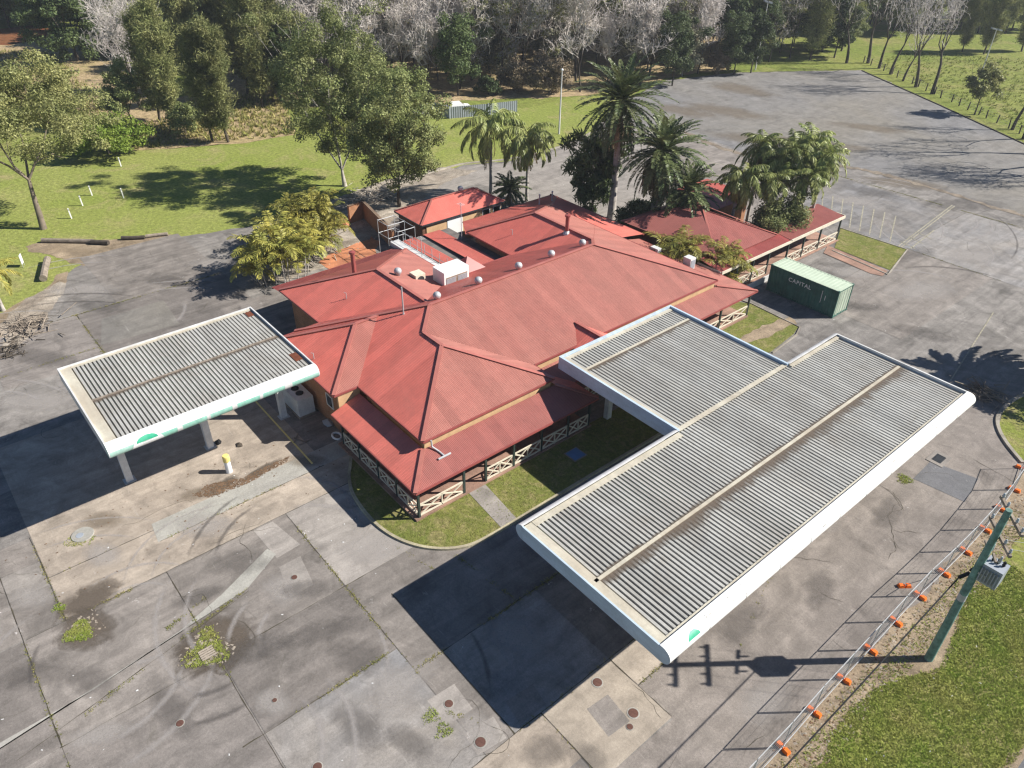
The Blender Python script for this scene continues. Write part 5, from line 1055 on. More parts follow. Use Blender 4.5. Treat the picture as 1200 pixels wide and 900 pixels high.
# row of bare trees along the far car park, fence line behind it
bt = bare(61, 17, .34, 'bare_tree', 3, 3, .4, 'twig', .42, one=False, minr=.035, fan=16); put(bt, at(1017, 74), 0, 'bare tree at the far corner of the car park, first of the leafless row', 'tree', 'leafless trees along the car park')
bt2 = bare(62, 16, .31, 'bare_tree', 3, 3, .36, 'twig', .5, one=False, minr=.035, fan=16); put(bt2, at(1073, 102), 0, 'thick leafless tree, second from the near end of the car park row', 'tree', 'leafless trees along the car park')
for src, p, rz, sc, lab in ((bt2, (1030, 80), 1, .95, 'leafless tree next to the far corner tree of the row'), (bt, (1043, 87), 2, .8, 'thin leafless tree, third from the far end of the row'), (bt2, (1058, 95), 3, .7, 'shortest thin leafless tree in the middle of the row'), (bt, (1092, 110), 4, .95, 'nearest thick leafless tree of the row, with low side branches'), (bt2, (992, 74), 5, 1.0, 'leafless tree just past the far end of the car park'),
                            (bt, (1186, 152), 2.5, .8, 'thin leafless tree by the fence at the right edge'), (bt2, (1199, 163), .7, .85, 'dark leaning trunk nearest the right edge by the fence'), (bt, (1222, 181), 5.2, 1.0, 'leafless tree just beyond the right edge by the fence'), (bt2, (1242, 194), 1.2, 1.05, 'second leafless tree beyond the right edge by the fence'), (bt2, (1281, 213), 3.2, 1.05, 'fourth leafless tree beyond the right edge by the fence'), (bt, (1262, 205), 2.2, 1.0, 'leafless tree beyond the right edge'), (bt2, (1300, 222), 4.2, .8, 'leafless tree far beyond the right edge')):
    dup(src, at(*p), rz, sc, lab, 'leafless trees along the car park')
st_ = tree('t', 20, 7, (0, 0, 4.5), (2.8, 2.8, 2.4), 26, .8, 110, .2, 'leaf_olive', 'bark_dark', .3, .14, 'small_tree', one=False); put(st_, at(1142, 134), 0, 'small sparse olive tree beside the paddock fence', 'tree')
pf = thing('paddock_fence', 'old timber post and wire fence along the green paddock', 'fence', at(1010, 78)); wires = MB()
pa, pb_ = at(1002, 73), at(1260, 195); nP = 26; prev = None
for k in range(nP):
    p = pa.lerp(pb_, k/(nP-1)) + Vector((random.uniform(-.3, .3), random.uniform(-.3, .3), 0)); p += Vector((1.2, 1.6, 0))
    MB().tube([p, p+Vector((random.uniform(-.08, .08), random.uniform(-.08, .08), 1.25))], [.11, .09], 6).build('fence_post', M['timber_dark'], pf)
    if prev is not None:
        for z in (.4, .8, 1.15): wires.tube([prev+Vector((0, 0, z)), p+Vector((0, 0, z))], .012, 3, cap=False)
    prev = p
wires.build('wire', M['galv'], pf)

# back wood: every tree its own object, copies of a handful of kinds
SRC = {
 'bare1': (bare(71, 16, .22, 'bare_tree', 4, 3, .3, 'twig', .6, leafy=.15, minr=.05, fan=24), 'tree'), 'bare2': (bare(72, 14, .2, 'bare_tree', 4, 3, .25, 'twig', .58, leafy=.0, minr=.05, fan=16), 'tree'), 'bare3': (bare(73, 17, .22, 'bare_tree', 4, 3, .35, 'twig', .5, leafy=.45, minr=.05, fan=16), 'tree'),
 'green1': (tree('t', 74, 14, (0, 0, 7.6), (4.2, 4.2, 6.2), 55, 1.3, 234, .21, 'leaf_dark', 'bark_dark', .25, .22, 'broadleaf_tree', one=True, lower=-.9), 'tree'), 'green2': (tree('t', 75, 12, (0, 0, 6.6), (4.6, 4.6, 5.2), 50, 1.4, 234, .21, 'leaf_mid', 'bark_dark', .25, .22, 'broadleaf_tree', one=True, lower=-.9), 'tree'),
 'olive': (tree('t', 76, 16, (0, 0, 10), (4.0, 4.0, 6.0), 50, 1.3, 198, .21, 'leaf_olive', 'bark_pale', .3, .22, 'gum_tree', one=True), 'tree'), 'grey': (tree('t', 77, 9, (0, 0, 5), (3.4, 3.4, 4.0), 40, 1.2, 120, .26, 'leaf_grey', 'bark_pale', .25, .16, 'grey_tree', one=True, lower=-.9), 'tree'),
 'brown': (tree('t', 80, 6, (0, 0, 3.2), (3.6, 3.6, 3.0), 46, 1.0, 130, .2, 'leaf_brown', 'bark_pale', .2, .12, 'dry_bush', one=True, lower=-.7), 'bush'),
 'casu': (casuarina(78, 16, 3.4, n=12000, one=True), 'tree'), 'shrub': (tree('t', 79, 4, (0, 0, 1.9), (2.8, 2.8, 1.9), 34, .9, 110, .24, 'leaf_dark', 'bark_dark', .2, .1, 'wood_shrub', one=True, lower=-.5), 'bush'),
}
WORDS = {'bare1': 'grey leafless upright tree', 'bare2': 'pale leafless spreading tree', 'bare3': 'sparse-leaved tree', 'green1': 'dark evergreen tree', 'green2': 'mid-green round tree', 'olive': 'olive gum tree', 'grey': 'grey-leaved low tree', 'casu': 'feathery olive casuarina', 'shrub': 'dark low shrub', 'brown': 'dry brown bush'}
ZONES = ((20, 'at the picture edge beyond the reeds'), (70, 'above the rusty reeds'), (120, 'behind the round dark tree'), (165, 'behind the half dead tree'), (205, 'above the brown grass'), (245, 'behind the casuarina pair'), (285, 'beyond the casuarinas'), (325, 'beside the tallest gum'), (365, 'behind the tallest gum'), (410, 'above the tallest gum'), (455, 'past the tallest gum'), (500, 'behind the white cars'), (545, 'behind the grey fence'), (590, 'above the queen palms'), (630, 'just before the lawn lamp post'), (675, 'behind the lawn lamp post'), (720, 'just before the tall date palm'), (765, 'behind the tall date palm'), (810, 'at the near car park corner'), (850, 'before the far floodlight'), (890, 'behind the far floodlight'), (930, 'past the far floodlight'), (975, 'beyond the car park'), (1015, 'at the far end of the leafless row'), (1060, 'behind the leafless row'), (1105, 'past the leafless row'), (1150, 'across the paddock'), (9999, 'across the paddock at the picture edge'))
ORD = ('first', 'second', 'third', 'fourth', 'fifth', 'sixth', 'seventh', 'eighth', 'ninth', 'tenth', 'eleventh', 'twelfth')
seen_lab = {}
used = set(); rngf = random.Random(5)
def plant(kind, loc, sc, x, r_):
    src, cat = SRC[kind]; rz = rngf.uniform(0, 6.28); fat = 1.0; d = math.hypot(loc.x, loc.y)
    size = 'short ' if sc < .88 else 'tall ' if sc > 1.06 else ''; zone = next(z for m, z in ZONES if x < m); row = ORD[max(0, min(11, int((d-118)/7.5)))]
    for fat, fw in ((1.0, ''), (.78, 'slim '), (1.22, 'wide ')):
        lab = (size+fw+WORDS[kind]+' in the '+row+' row '+zone).replace(' olive casuarina', ' casuarina')
        if lab not in seen_lab: break
    seen_lab[lab] = 1; s = (sc*fat, sc*fat, sc*rngf.uniform(.9, 1.12))
    if kind in used: o = dup(src, loc, rz, s, lab, 'trees of the back wood')
    else: used.add(kind); o = put(src, loc, rz, lab, cat, 'trees of the back wood', s)
    return o
spots = []
def free(p, d): return all((p.x-q.x)**2+(p.y-q.y)**2 > d*d for q in spots)
def scatter(x0, x1, yb, rows, step, kinds, where, sc=(.85, 1.2), dmin=3.6, grow=1.5):
    """rows of trees whose feet start along the photo line yb(x) and go back from there"""
    for r_ in range(rows):
        x = x0+rngf.uniform(0, step)
        while x < x1:
            p0 = at(x, yb(x)); far = Vector((p0.x, p0.y, 0)).normalized(); p = p0+far*(r_*6.5+rngf.uniform(-2, 2)); p.z = 0
            if free(p, dmin):
                spots.append(p); ks = kinds(x, r_); plant(rngf.choice(ks), p, rngf.uniform(*sc), x, r_)
            x += step*rngf.uniform(.7, 1.3)
band = lambda r_: ('in the front row', 'just behind the front row', 'in the middle', 'in the back', 'deep in the back', 'far in the back', 'at the very back', 'on the skyline')[min(r_, 7)]
def where_c(x, r_): return band(r_)+' of the grey wood '+('above the tallest gum tree' if x < 440 else 'behind the grey metal fence' if x < 580 else 'behind the middle lamp post' if x < 690 else 'behind the tall date palm' if x < 770 else 'by the near end of the car park')
scatter(330, 800, lambda x: 124-(x-330)*.055, 1, 17, lambda x, r_: ['shrub', 'shrub', 'bare2', 'shrub', 'green1'] if not 575 < x < 655 else ['brown'], where_c, (.7, 1.0))
scatter(320, 830, lambda x: 116-(x-330)*.055, 3, 21, lambda x, r_: ['green1', 'bare2', 'bare1', 'green1', 'bare2'] if 440 < x < 540 and r_ < 2 else ['bare1', 'bare2', 'bare3', 'grey', 'bare1', 'bare3', 'olive'], where_c, (.8, 1.05))
scatter(300, 860, lambda x: 92-(x-330)*.05, 6, 26, lambda x, r_: ['bare1', 'bare2', 'bare3', 'bare3', 'bare2', 'grey', 'olive', 'bare1'], where_c, (.85, 1.2))
def where_r(x, r_): return band(r_)+' of the trees '+('left of the far lamp post' if x < 885 else 'right of the far lamp post' if x < 990 else 'behind the leafless row' if x < 1110 else 'across the green paddock')
scatter(805, 880, lambda x: 86, 1, 17, lambda x, r_: ['green2', 'green1', 'shrub', 'brown'], where_r, (.55, .8), 2.5)
scatter(800, 1000, lambda x: 74-(x-800)*.03, 3, 24, lambda x, r_: ['green1', 'green2', 'casu', 'green1'] if not (880 < x < 935 and r_ < 2) else ['bare3'], where_r, (.7, 1.0))
scatter(800, 1210, lambda x: 40, 5, 30, lambda x, r_: ['casu', 'green2', 'olive', 'casu', 'bare3'], where_r, (.8, 1.1))
scatter(1100, 1210, lambda x: 62, 1, 34, lambda x, r_: ['casu', 'shrub', 'olive'], where_r, (.6, .9))
def where_l(x, r_): return band(r_)+' of the trees '+('beyond the rusty reeds' if x < 70 else 'behind the big dark round tree' if x < 150 else 'behind the casuarinas')
scatter(-30, 120, lambda x: 34-x*.05, 4, 24, lambda x, r_: ['green1', 'green2', 'green1', 'grey'], where_l, (.8, 1.1))
scatter(120, 330, lambda x: 66 if x < 230 else 78, 5, 26, lambda x, r_: ['casu', 'green1', 'casu', 'olive', 'green2'], where_l, (.8, 1.15))
for k, (o, c) in SRC.items():
    if k not in used: o.location = at(620, 60); tag(o, WORDS[k]+' hidden deep in the wood', c, 'trees of the back wood'); o.rotation_euler = (0, 0, 1)
for o in COL.objects:
    if o.get('group') == 'trees of the back wood': o['category'] = 'bush' if 'shrub' in o.name or 'bush' in o.name else 'tree'

# ------------------------------------------------------------------ lamp posts
def lamp(base, h, lab, heads=2, lean=(0, 0)):
    t = thing('lamp_post', lab, 'lamp post', base, 'floodlight poles'); b = Vector(base); tp = b+Vector((lean[0], lean[1], h))
    MB().tube([b, b.lerp(tp, .5), tp], [.14, .11, .07], 8).build('pole', M['white_worn'], t)
    if heads: MB().tube([tp+Vector((-.8, .35, -.05)), tp+Vector((.8, -.35, -.05))], .05, 6).build('crossbar', M['galv'], t)
    for s in ((-1, 1) if heads else ()):
        c = tp+Vector((.62*s, -.27*s, .1)); mb = MB(); mb.bar(c+Vector((-.2, -.3, .06)), c+Vector((.2, .3, -.12)), .62, .26); mb.build('floodlight', M['galv'], t)
    if not heads: MB().lathe(tp, [(.16, 0), (.2, .12), (.12, .26), (.02, .3)], 10).build('lamp_head', M['white'], t)
lamp(at(655, 157), 8.6, 'single white lamp post standing on the lawn left of the date palms', 0)
lamp(at(885, 82), 11.6, 'floodlight pole at the far side of the car park', 2); lamp(at(1147, 94), 8.6, 'floodlight pole leaning in the green paddock at the right', 2)

# ------------------------------------------------------------------ power pole and its lines
up = thing('power_pole', 'green timber power pole with two cross-arms and transformer in the street verge', 'power pole', (-3.92, 31.25, 0)); bx, by = -3.92, 31.25
MB().tube([(bx, by, 0), (bx, by, 5), (bx, by, 10.3)], [.21, .18, .14], 12).build('pole', M['polegreen'], up)
MB().tube([(bx, by, 4.55), (bx, by, 4.95)], [.188, .186], 12).build('metal_band', M['galv'], up)
ad = Vector((-.65, .76, 0)); an = Vector((.76, .65, 0))
for z in (10.0, 8.75):
    c = Vector((bx, by, z))+an*.2; MB().bar(c-ad*1.2, c+ad*1.2, .12, .14).build('crossarm', M['timber'], up)
    for k in (-1.05, -.5, .5, 1.05): MB().lathe(c+ad*k+Vector((0, 0, .06)), [(.02, 0), (.05, .04), (.07, .1), (.045, .16), (.06, .2), (.03, .26)], 10).build('insulator', M['porcelain'], up)
c = Vector((bx, by, 6.2))+an*.62-ad*.1; tr = MB(); tr.box(c.x-.42, c.x+.42, c.y-.4, c.y+.4, 6.1, 7.15); tr = tr.build('transformer', M['transf'], up)
fb = MB()
for k in range(6): fb.box(c.x-.36+k*.13, c.x-.32+k*.13, c.y-.52, c.y-.401, 6.2, 7.0); fb.box(c.x-.36+k*.13, c.x-.32+k*.13, c.y+.401, c.y+.52, 6.2, 7.0)
fb.build('cooling_fins', M['transf'], tr)
for k in (-.22, 0, .22): MB().lathe((c.x+k, c.y+.1, 7.15), [(.05, 0), (.08, .08), (.05, .14), (.08, .2), (.04, .3)], 8).build('bushing', M['rubber'], tr)
MB().box(bx+.1, bx+.42, by-.12, by+.12, 6.5, 6.62).build('bracket', M['galv'], up)
for z, k in ((7.6, .5), (7.7, -.35)):
    MB().bar(Vector((bx, by, z))+ad*(k-.2)+an*.22, Vector((bx, by, z))+ad*(k+.35)+an*.3, .1, .1).build('fuse_bracket', M['timber'], up); MB().lathe(Vector((bx, by, z))+ad*k+an*.5+Vector((0, 0, -.2)), [(.05, 0), (.06, .15), (.04, .4)], 8).build('fuse', M['porcelain'], up)
clp = MB(); clp.tube([(bx-.42, by-.35, 5.95), (bx-.2, by+.1, 6.1)], .09, 8); clp.tube([(bx-.25, by+.2, 6.15), (bx-.05, by+.5, 6.6)], .05, 8); clp.build('cable_clamp', M['rubber'], up)
def cable(lab, p, q, sag, r, mat, name='power_line'):
    p, q = Vector(p), Vector(q); pts = []
    for i in range(25): t = i/24; v = p.lerp(q, t); v.z -= sag*4*t*(1-t); pts.append(v)
    return tag(MB().tube(pts, r, 6).build(name, M[mat], org=Vector(p)), lab, 'power line', 'lines on the power pole')
cable('thick black bundled cable running from the pole along the fence towards the lower edge', (bx-.42, by-.35, 5.95), (bx-.75, by-32, 5.7), .35, .032, 'rubber')
for i, k in enumerate((-1.05, -.5, .5, 1.05)):
    c = Vector((bx, by, 9.05))+an*.2+ad*k; d = Vector((34, 30, 0)) if i < 9 else 0
    cable(('thin wire leaving the outer end of the lower cross-arm', 'thin wire leaving the lower cross-arm beside the pole, outer side', 'thin wire leaving the lower cross-arm beside the pole, inner side', 'thin wire leaving the inner end of the lower cross-arm')[i]+', to the right', c, c+d, .8, .008, 'galv')

# ------------------------------------------------------------------ temporary fence
FV = [16.3, 18.95, 21.55, 24.2, 26.85, 29.45, 32.1, 34.75, 37.4, 40.0, 42.7, 45.3, 47.8, 50.4]; FX = [-5.95, -5.95, -5.95, -6.03, -6.05, -6.07, -6.1, -6.1, -6.0, -5.95, -5.98, -6.12, -6.3, -6.85]
def fence_panel(L):
    t = bpy.data.objects.new('temporary_fence', None); COL.objects.link(t); fr = MB(); z0, z1 = .14, 2.08
    for y in (.04, L-.04): fr.tube([(0, y, .05), (0, y, z1)], .021, 6)
    for z in (z0, z1): fr.tube([(0, .04, z), (0, L-.04, z)], .021, 6)
    fr.build('frame', M['galv'], t); ms = MB(); y = .1
    while y < L-.06: ms.bar((0, y, z0), (0, y, z1), .0035, .0035); y += .09
    for z in np.arange(.35, 2.0, .3): ms.bar((0, .05, z), (0, L-.05, z), .005, .005)
    ms.build('wire_mesh', M['galv'], t); return t
def fence_foot():
    mb = MB(); t = bpy.data.objects.new('ballast_block', None); COL.objects.link(t)
    def loaf(x0, x1, w_, h): mb.add([(x0, -w_/2, 0), (x1, -w_/2, 0), (x1, w_/2, 0), (x0, w_/2, 0), (x0+.05, -w_/2+.04, h), (x1-.05, -w_/2+.04, h), (x1-.05, w_/2-.04, h), (x0+.05, w_/2-.04, h)], [(0, 3, 2, 1), (4, 5, 6, 7), (0, 1, 5, 4), (1, 2, 6, 5), (2, 3, 7, 6), (3, 0, 4, 7)])
    loaf(-.36, -.05, .27, .17); loaf(.05, .36, .27, .17); loaf(-.08, .08, .2, .13); mb.build('block', M['orange'], t)
    s = MB(); s.tube([(0, -.05, .12), (0, -.05, .2)], .03, 6); s.tube([(0, .05, .12), (0, .05, .2)], .03, 6); s.build('socket', M['galv'], t); return t
PW = ['at the lower edge of the picture', 'one panel up from the lower edge', 'just below the pole shadow', 'crossed by the pole shadow', 'level with the foot of the power pole', 'just above the foot of the power pole', 'left of the middle of the power pole', 'beside the loose orange block', 'under the transformer', 'behind the power pole top', 'just beyond the cross-arms', 'level with the dark asphalt patch', 'last before the kerb island']
pp = ff = None
for i in range(len(FV)-1):
    p, q = Vector((FX[i], FV[i], .02)), Vector((FX[i+1], FV[i+1], .02)); L = (q-p).length; rz = math.atan2(-(q.x-p.x), q.y-p.y)
    lab = 'galvanised temporary fence panel '+PW[i]
    if pp is None: pp = fence_panel(2.6); put(pp, p, rz, lab, 'fence panel', 'temporary fence panels')
    else: dup(pp, p, rz, (1, L/2.6, 1), lab, 'temporary fence panels')
FW = ['below the lower edge of the picture', 'at the lower edge of the picture', 'nearest the lower edge of the picture', 'second up from the lower edge', 'third up, just below the pole shadow', 'just above the pole shadow', 'level with the foot of the power pole', 'opposite the loose block', 'between loose block and transformer', 'left of the transformer', 'left of the cross-arms', 'just beyond the cross-arms', 'level with the dark asphalt patch', 'at the kerb island']
for i in range(len(FV)):
    lab = 'orange fence foot block '+FW[i]; p = Vector((FX[i]+.02, FV[i]-.02, .02))
    if ff is None: ff = fence_foot(); put(ff, p, .05, lab, 'fence foot', 'orange fence feet')
    else: dup(ff, p, random.uniform(-.15, .15), 1, lab, 'orange fence feet')
dup(ff, (-6.95, 34.75, .014), .9, 1, 'loose orange fence block standing alone on the driveway', 'orange fence feet')
br = MB(); br.tube([(-6.08, 34.75, 1.5), (-6.9, 34.75, .2)], .018, 6); tag(br.build('fence_brace', M['galv'], org=Vector((-6.9, 34.75, 0))), 'steel brace leaning from the fence to the loose orange block', 'brace')

# ------------------------------------------------------------------ small things on the ground
def manhole(p, r, lab):
    t = thing('manhole_cover', lab, 'manhole cover', (p.x, p.y, .024), 'round iron covers'); MB().lathe((p.x, p.y, .024), [(r*1.25, 0), (r*1.2, .012), (r*1.02, .012)], 20).build('collar', M['conc_light'], t)
    MB().lathe((p.x, p.y, .034), [(r, 0), (r*.96, .015)], 20).build('lid', M['manhole'], t)
for (x, y), r, lab in (((700, 800), .23, 'rusty round cover nearest the canopy shadow on the cream slab'), ((742, 836), .24, 'rusty round cover right of the grey square on the cream slab'), ((738, 852), .15, 'smallest round cover on the cream slab'), ((526, 825), .2, 'rusty cover on the pale patch by the stony weeds'), ((563, 870), .24, 'rusty cover in the white mosaic patch at the lower edge'), ((345, 677), .16, 'dark cover on the pale square patch in mid yard'), ((211, 848), .17, 'lone red-brown cover in the lower left yard'), ((322, 821), .11, 'small black hole cover on the white splash'), ((372, 899), .2, 'rust cover cut by the lower edge')):
    manhole(at(x, y), r, lab)
t = thing('bollard', 'white bollard with yellow cap standing on the tan concrete', 'bollard', at(269, 553)); b = at(269, 553)
MB().lathe((b.x, b.y, .02), [(.2, 0), (.2, .7), (.19, .9)], 16).build('post', M['white'], t); MB().lathe((b.x, b.y, .92), [(.22, 0), (.22, .4), (.19, .46), (.0, .47)], 16).build('cap', M['yellow'], t)
t = thing('water_tank', 'white plastic cube tank beside the orange brick wall', 'tank', (-42.3, 17.0, 0)); mb = MB(); mb.box(-43.7, -41.4, 16.1, 17.3, .18, 1.55); mb.build('tank', M['white_worn'], t)
mb = MB(); mb.lathe((-42.9, 16.7, 1.55), [(.28, 0), (.28, .05), (.2, .08)], 14); mb.lathe((-42.2, 16.7, 1.55), [(.28, 0), (.28, .05), (.2, .08)], 14); mb.build('lid', M['rubber'], t); MB().box(-43.75, -41.35, 16.05, 17.35, .02, .18).build('pallet', M['timber'], t)
def chunk(name, p, s, mat, lab, cat, group=None, z=0.02):
    mb = MB(); ico = [(0, 0, 1), (.9, 0, .45), (.28, .85, .45), (-.72, .53, .45), (-.72, -.53, .45), (.28, -.85, .45), (.72, .53, 0), (-.28, .85, 0), (-.9, 0, 0), (-.28, -.85, 0), (.72, -.53, 0)]
    vs = [(p.x+v[0]*s[0]*random.uniform(.75, 1.2), p.y+v[1]*s[1]*random.uniform(.75, 1.2), z+v[2]*s[2]) for v in ico]
    mb.add(vs, [(0, 1, 2), (0, 2, 3), (0, 3, 4), (0, 4, 5), (0, 5, 1), (1, 6, 2), (2, 6, 7), (2, 7, 3), (3, 7, 8), (3, 8, 4), (4, 8, 9), (4, 9, 5), (5, 9, 10), (5, 10, 1), (1, 10, 6), (6, 10, 9, 8, 7)])
    return tag(mb.build(name, M[mat], org=Vector((p.x, p.y, z))), lab, cat, group)
chunk('rubbish_bag', at(256, 519), (.32, .25, .2), 'rubber', 'black rubbish bag beside the middle canopy leg', 'rubbish bag'); chunk('rubbish_bag', at(281, 522), (.34, .22, .16), 'timber_dark', 'dark torn bag lying in the sun right of the middle canopy leg', 'rubbish bag')
mb = MB(); rp = at(395, 512); ring = [Vector((rp.x+.42*math.cos(k*.5236), rp.y+.28*math.sin(k*.5236), .09)) for k in range(13)]; mb.tube(ring, .075, 8, cap=False); tag(mb.build('white_ring', M['white'], org=Vector((rp.x, rp.y, 0))), 'white oval ring lying in the shade by the verandah', 'ring')
chunk('rubble_pile', at(385, 497), (.5, .4, .35), 'transf', 'grey lump of junk against the brick wall corner', 'rubble')
chunk('soil_pile', at(398, 262), (1.7, 1.0, .9), 'dirt_red', 'orange soil heap beside the golden cane clump', 'soil heap', z=0.0)
for i, (x, y, a_, L) in enumerate(((352, 516, .4, 1.1), (358, 518, 1.6, .9), (347, 513, 2.4, 1.0))):
    p = at(x, y, .06); d = Vector((math.cos(a_), math.sin(a_), 0))*L/2; tag(MB().bar(p-d, p+d, .07, .05).build('timber_offcut', M['timber'], org=p), ('grey timber offcut nearest the wall in the debris by the yellow line', 'crosswise timber offcut in the debris by the yellow line', 'outermost timber offcut in the debris by the yellow line')[i], 'timber', 'offcuts by the yellow line')
def log(p, q, r, lab, mat='timber'):
    p, q = at(*p), at(*q); p.z = q.z = r; mb = MB(); m = p.lerp(q, .5)+Vector((random.uniform(-.08, .08), random.uniform(-.08, .08), 0)); mb.tube([p, m, q], [r*1.05, r*.95, r], 9); return tag(mb.build('log', M[mat], org=p), lab, 'log', 'barrier logs at the lawn edge')
log((50, 284), (110, 285), .22, 'long pale barrier log at the left of the lawn edge'); log((108, 286), (128, 287), .24, 'short dark log at the end of the pale barrier log', 'timber_dark'); log((143, 281), (170, 280), .2, 'dark log lying left of the pavement corner', 'timber_dark'); log((171, 279), (197, 276), .18, 'weathered log next to the palm shadow at the lawn edge', 'timber')
log((52, 330), (57, 307), .32, 'thick squared grey sleeper on the left grass patch')
sg = at(28, 312); t = thing('small_sign', 'small white sign with dark squares on the left grass patch', 'sign', sg)
d = Vector((.55, -.25, 0)); mb = MB(); mb.bar(sg-d*.5+Vector((0, 0, .75)), sg+d*.5+Vector((0, 0, .75)), .04, .9); mb.build('board', M['white'], t)
mb = MB()
for k in (-.25, .25):
    for z in (.5, .95): c = sg+d*k*.8+Vector((-.012, -.03, z)); mb.bar(c-d*.12, c+d*.12, .03, .22)
mb.build('dark_squares', M['timber_dark'], t)
for k in (-.4, .4): MB().tube([sg+d*k, sg+d*k+Vector((0, 0, .35))], .025, 6).build('leg', M['galv'], t)
for (x, y), lab in (((84, 256), 'white marker stake nearest the pavement'), ((97, 241), 'white marker stake, second from the pavement'), ((108, 229), 'white marker stake, third from the pavement'), ((142, 195), 'white marker stake farthest away near the bright bush'), ((145, 232), 'white marker stake standing in the big tree shadow')):
    p = at(x, y); t = thing('marker_stake', lab+' on the lawn', 'marker stake', p, 'white marker stakes on the lawn'); mb = MB(); mb.bar(p, p+Vector((.03, -.06, 1.15)), .12, .12); mb.build('stake', M['white'], t); mb = MB(); mb.bar(p+Vector((.02, -.05, .9)), p+Vector((.03, -.06, 1.1)), .13, .13); mb.build('band', M['galv'], t)
# brick courtyard walls beside the golden canes
def wall(p, q, h, lab, mat='brick'):
    p, q = at(*p), at(*q); t = thing('brick_wall', lab, 'wall', p); mb = MB(); mb.bar(p+Vector((0, 0, h/2)), q+Vector((0, 0, h/2)), .24, h); mb.build('wall', M[mat], t); MB().bar(p+Vector((0, 0, h+.04)), q+Vector((0, 0, h+.04)), .32, .08).build('coping', M['brick_brown'], t)
wall((427, 255), (462, 292), 1.9, 'long brick courtyard wall running to the rear railing'); wall((410, 262), (427, 255), 1.9, 'short brick wall closing the courtyard corner by the soil heap')
gf = thing('metal_fence', 'grey sheet metal fence at the far side of the lawn', 'fence', at(520, 137)); fp = [at(500, 130), at(527, 139), at(572, 135), at(606, 131)]
for i in range(3):
    mb = MB(); corrug_wall(mb, fp[i], fp[i+1], 0, 1.7, .35, .04); mb.build('fence_panel', M['transf'], gf); MB().box(fp[i].x-.05, fp[i].x+.05, fp[i].y-.05, fp[i].y+.05, 0, 1.8).build('fence_post', M['transf'], gf)
def car(p, rz, lab, col='white'):
    t = bpy.data.objects.new('parked_car', None); COL.objects.link(t); body = MB(); L, W = 4.4, 1.75
    prof = [(-2.2, .35), (-2.2, .8), (-2.0, .92), (-1.5, .98), (-1.0, 1.42), (.5, 1.45), (1.15, 1.0), (2.0, .88), (2.2, .7), (2.2, .35)]; n = len(prof)
    body.add([(x, -W/2*(1 if z < 1.1 else .82), z) for x, z in prof]+[(x, W/2*(1 if z < 1.1 else .82), z) for x, z in prof], [tuple(range(n)), tuple(range(2*n-1, n-1, -1))]+[(i, n+i, n+(i+1) % n, (i+1) % n) for i in range(n)]); body.build('body', M[col], t)
    g_ = MB(); g_.add([(.55, -.68, 1.41), (.55, .68, 1.41), (1.12, .78, 1.04), (1.12, -.78, 1.04)], [(0, 1, 2, 3)]); g_.v = [(v[0]+.02, v[1], v[2]+.02) for v in g_.v]; g_.add([(-1.02, -.68, 1.41), (-1.02, .68, 1.41), (-1.46, .78, 1.02), (-1.46, -.78, 1.02)], [(0, 1, 2, 3)]); g_.build('windscreen', M['glass'], t)
    for x in (-1.35, 1.35):
        for y in (-.8, .8): MB().tube([(x, y-.1, .32), (x, y+.1, .32)], .32, 14).build('wheel', M['rubber'], t)
    put(t, p, rz, lab, 'car', 'cars behind the grey fence')
fd = (fp[2]-fp[1]).normalized(); back = Vector((-fd.y, fd.x, 0)); rzc = math.atan2(fd.y, fd.x)
car(fp[1]+fd*2.2+back*3.2, rzc, 'white car behind the grey metal fence, nearest the palms'); car(fp[1]-fd*2.6+back*3.4, rzc, 'white car behind the grey metal fence, middle one'); car(fp[1]-fd*8+back*3.0, rzc, 'white car behind the grey metal fence, left one')
lid = thing('inspection_pit', 'blue square pit lid on the shaded garden lawn', 'lid', (-26.4, 28.4, .08)); MB().box(-26.85, -25.95, 27.95, 28.9, .06, .13).build('lid', M['bluelid'], lid); MB().box(-26.95, -25.85, 27.85, 29.0, .05, .1).build('frame', M['kerb'], lid)
pit = thing('drain_pit', 'square concrete drain pit with dark grate between canopy and driveway', 'drain', (-10.9, 47.4, 0)); mb = MB(); c = at(1100, 538); mb.box(c.x-.55, c.x+.55, c.y-.75, c.y+.75, .012, .05); mb.build('surround', M['conc_pale'], pit); mb = MB(); mb.box(c.x-.3, c.x+.3, c.y-.45, c.y+.45, .05, .056)
for k in range(6): mb.box(c.x-.3, c.x+.3, c.y-.43+k*.16, c.y-.37+k*.16, .057, .07)
mb.build('grate', M['steel_dark'], pit)
g1 = at(243, 766); t = thing('drain_grate', 'pale slotted drain grate in the weedy patch of the yard', 'drain', (g1.x, g1.y, .02)); mb = MB()
for k in range(5): mb.box(g1.x-.32+k*.14, g1.x-.24+k*.14, g1.y-.35, g1.y+.35, .03, .07)
mb.build('grate', M['conc_cream'], t); MB().box(g1.x-.4, g1.x+.4, g1.y-.42, g1.y+.42, .024, .032).build('frame', M['stain_dark'], t)
g2 = at(97, 627); t = thing('pit_cover', 'round pale concrete cover ringed with weeds near the left canopy shadow', 'drain', (g2.x, g2.y, .02)); MB().lathe((g2.x, g2.y, .02), [(.62, 0), (.6, .05), (.2, .055)], 18).build('slab', M['conc_light'], t); MB().lathe((g2.x, g2.y-.15, .075), [(.22, 0), (.2, .01)], 14).build('lid', M['transf'], t)
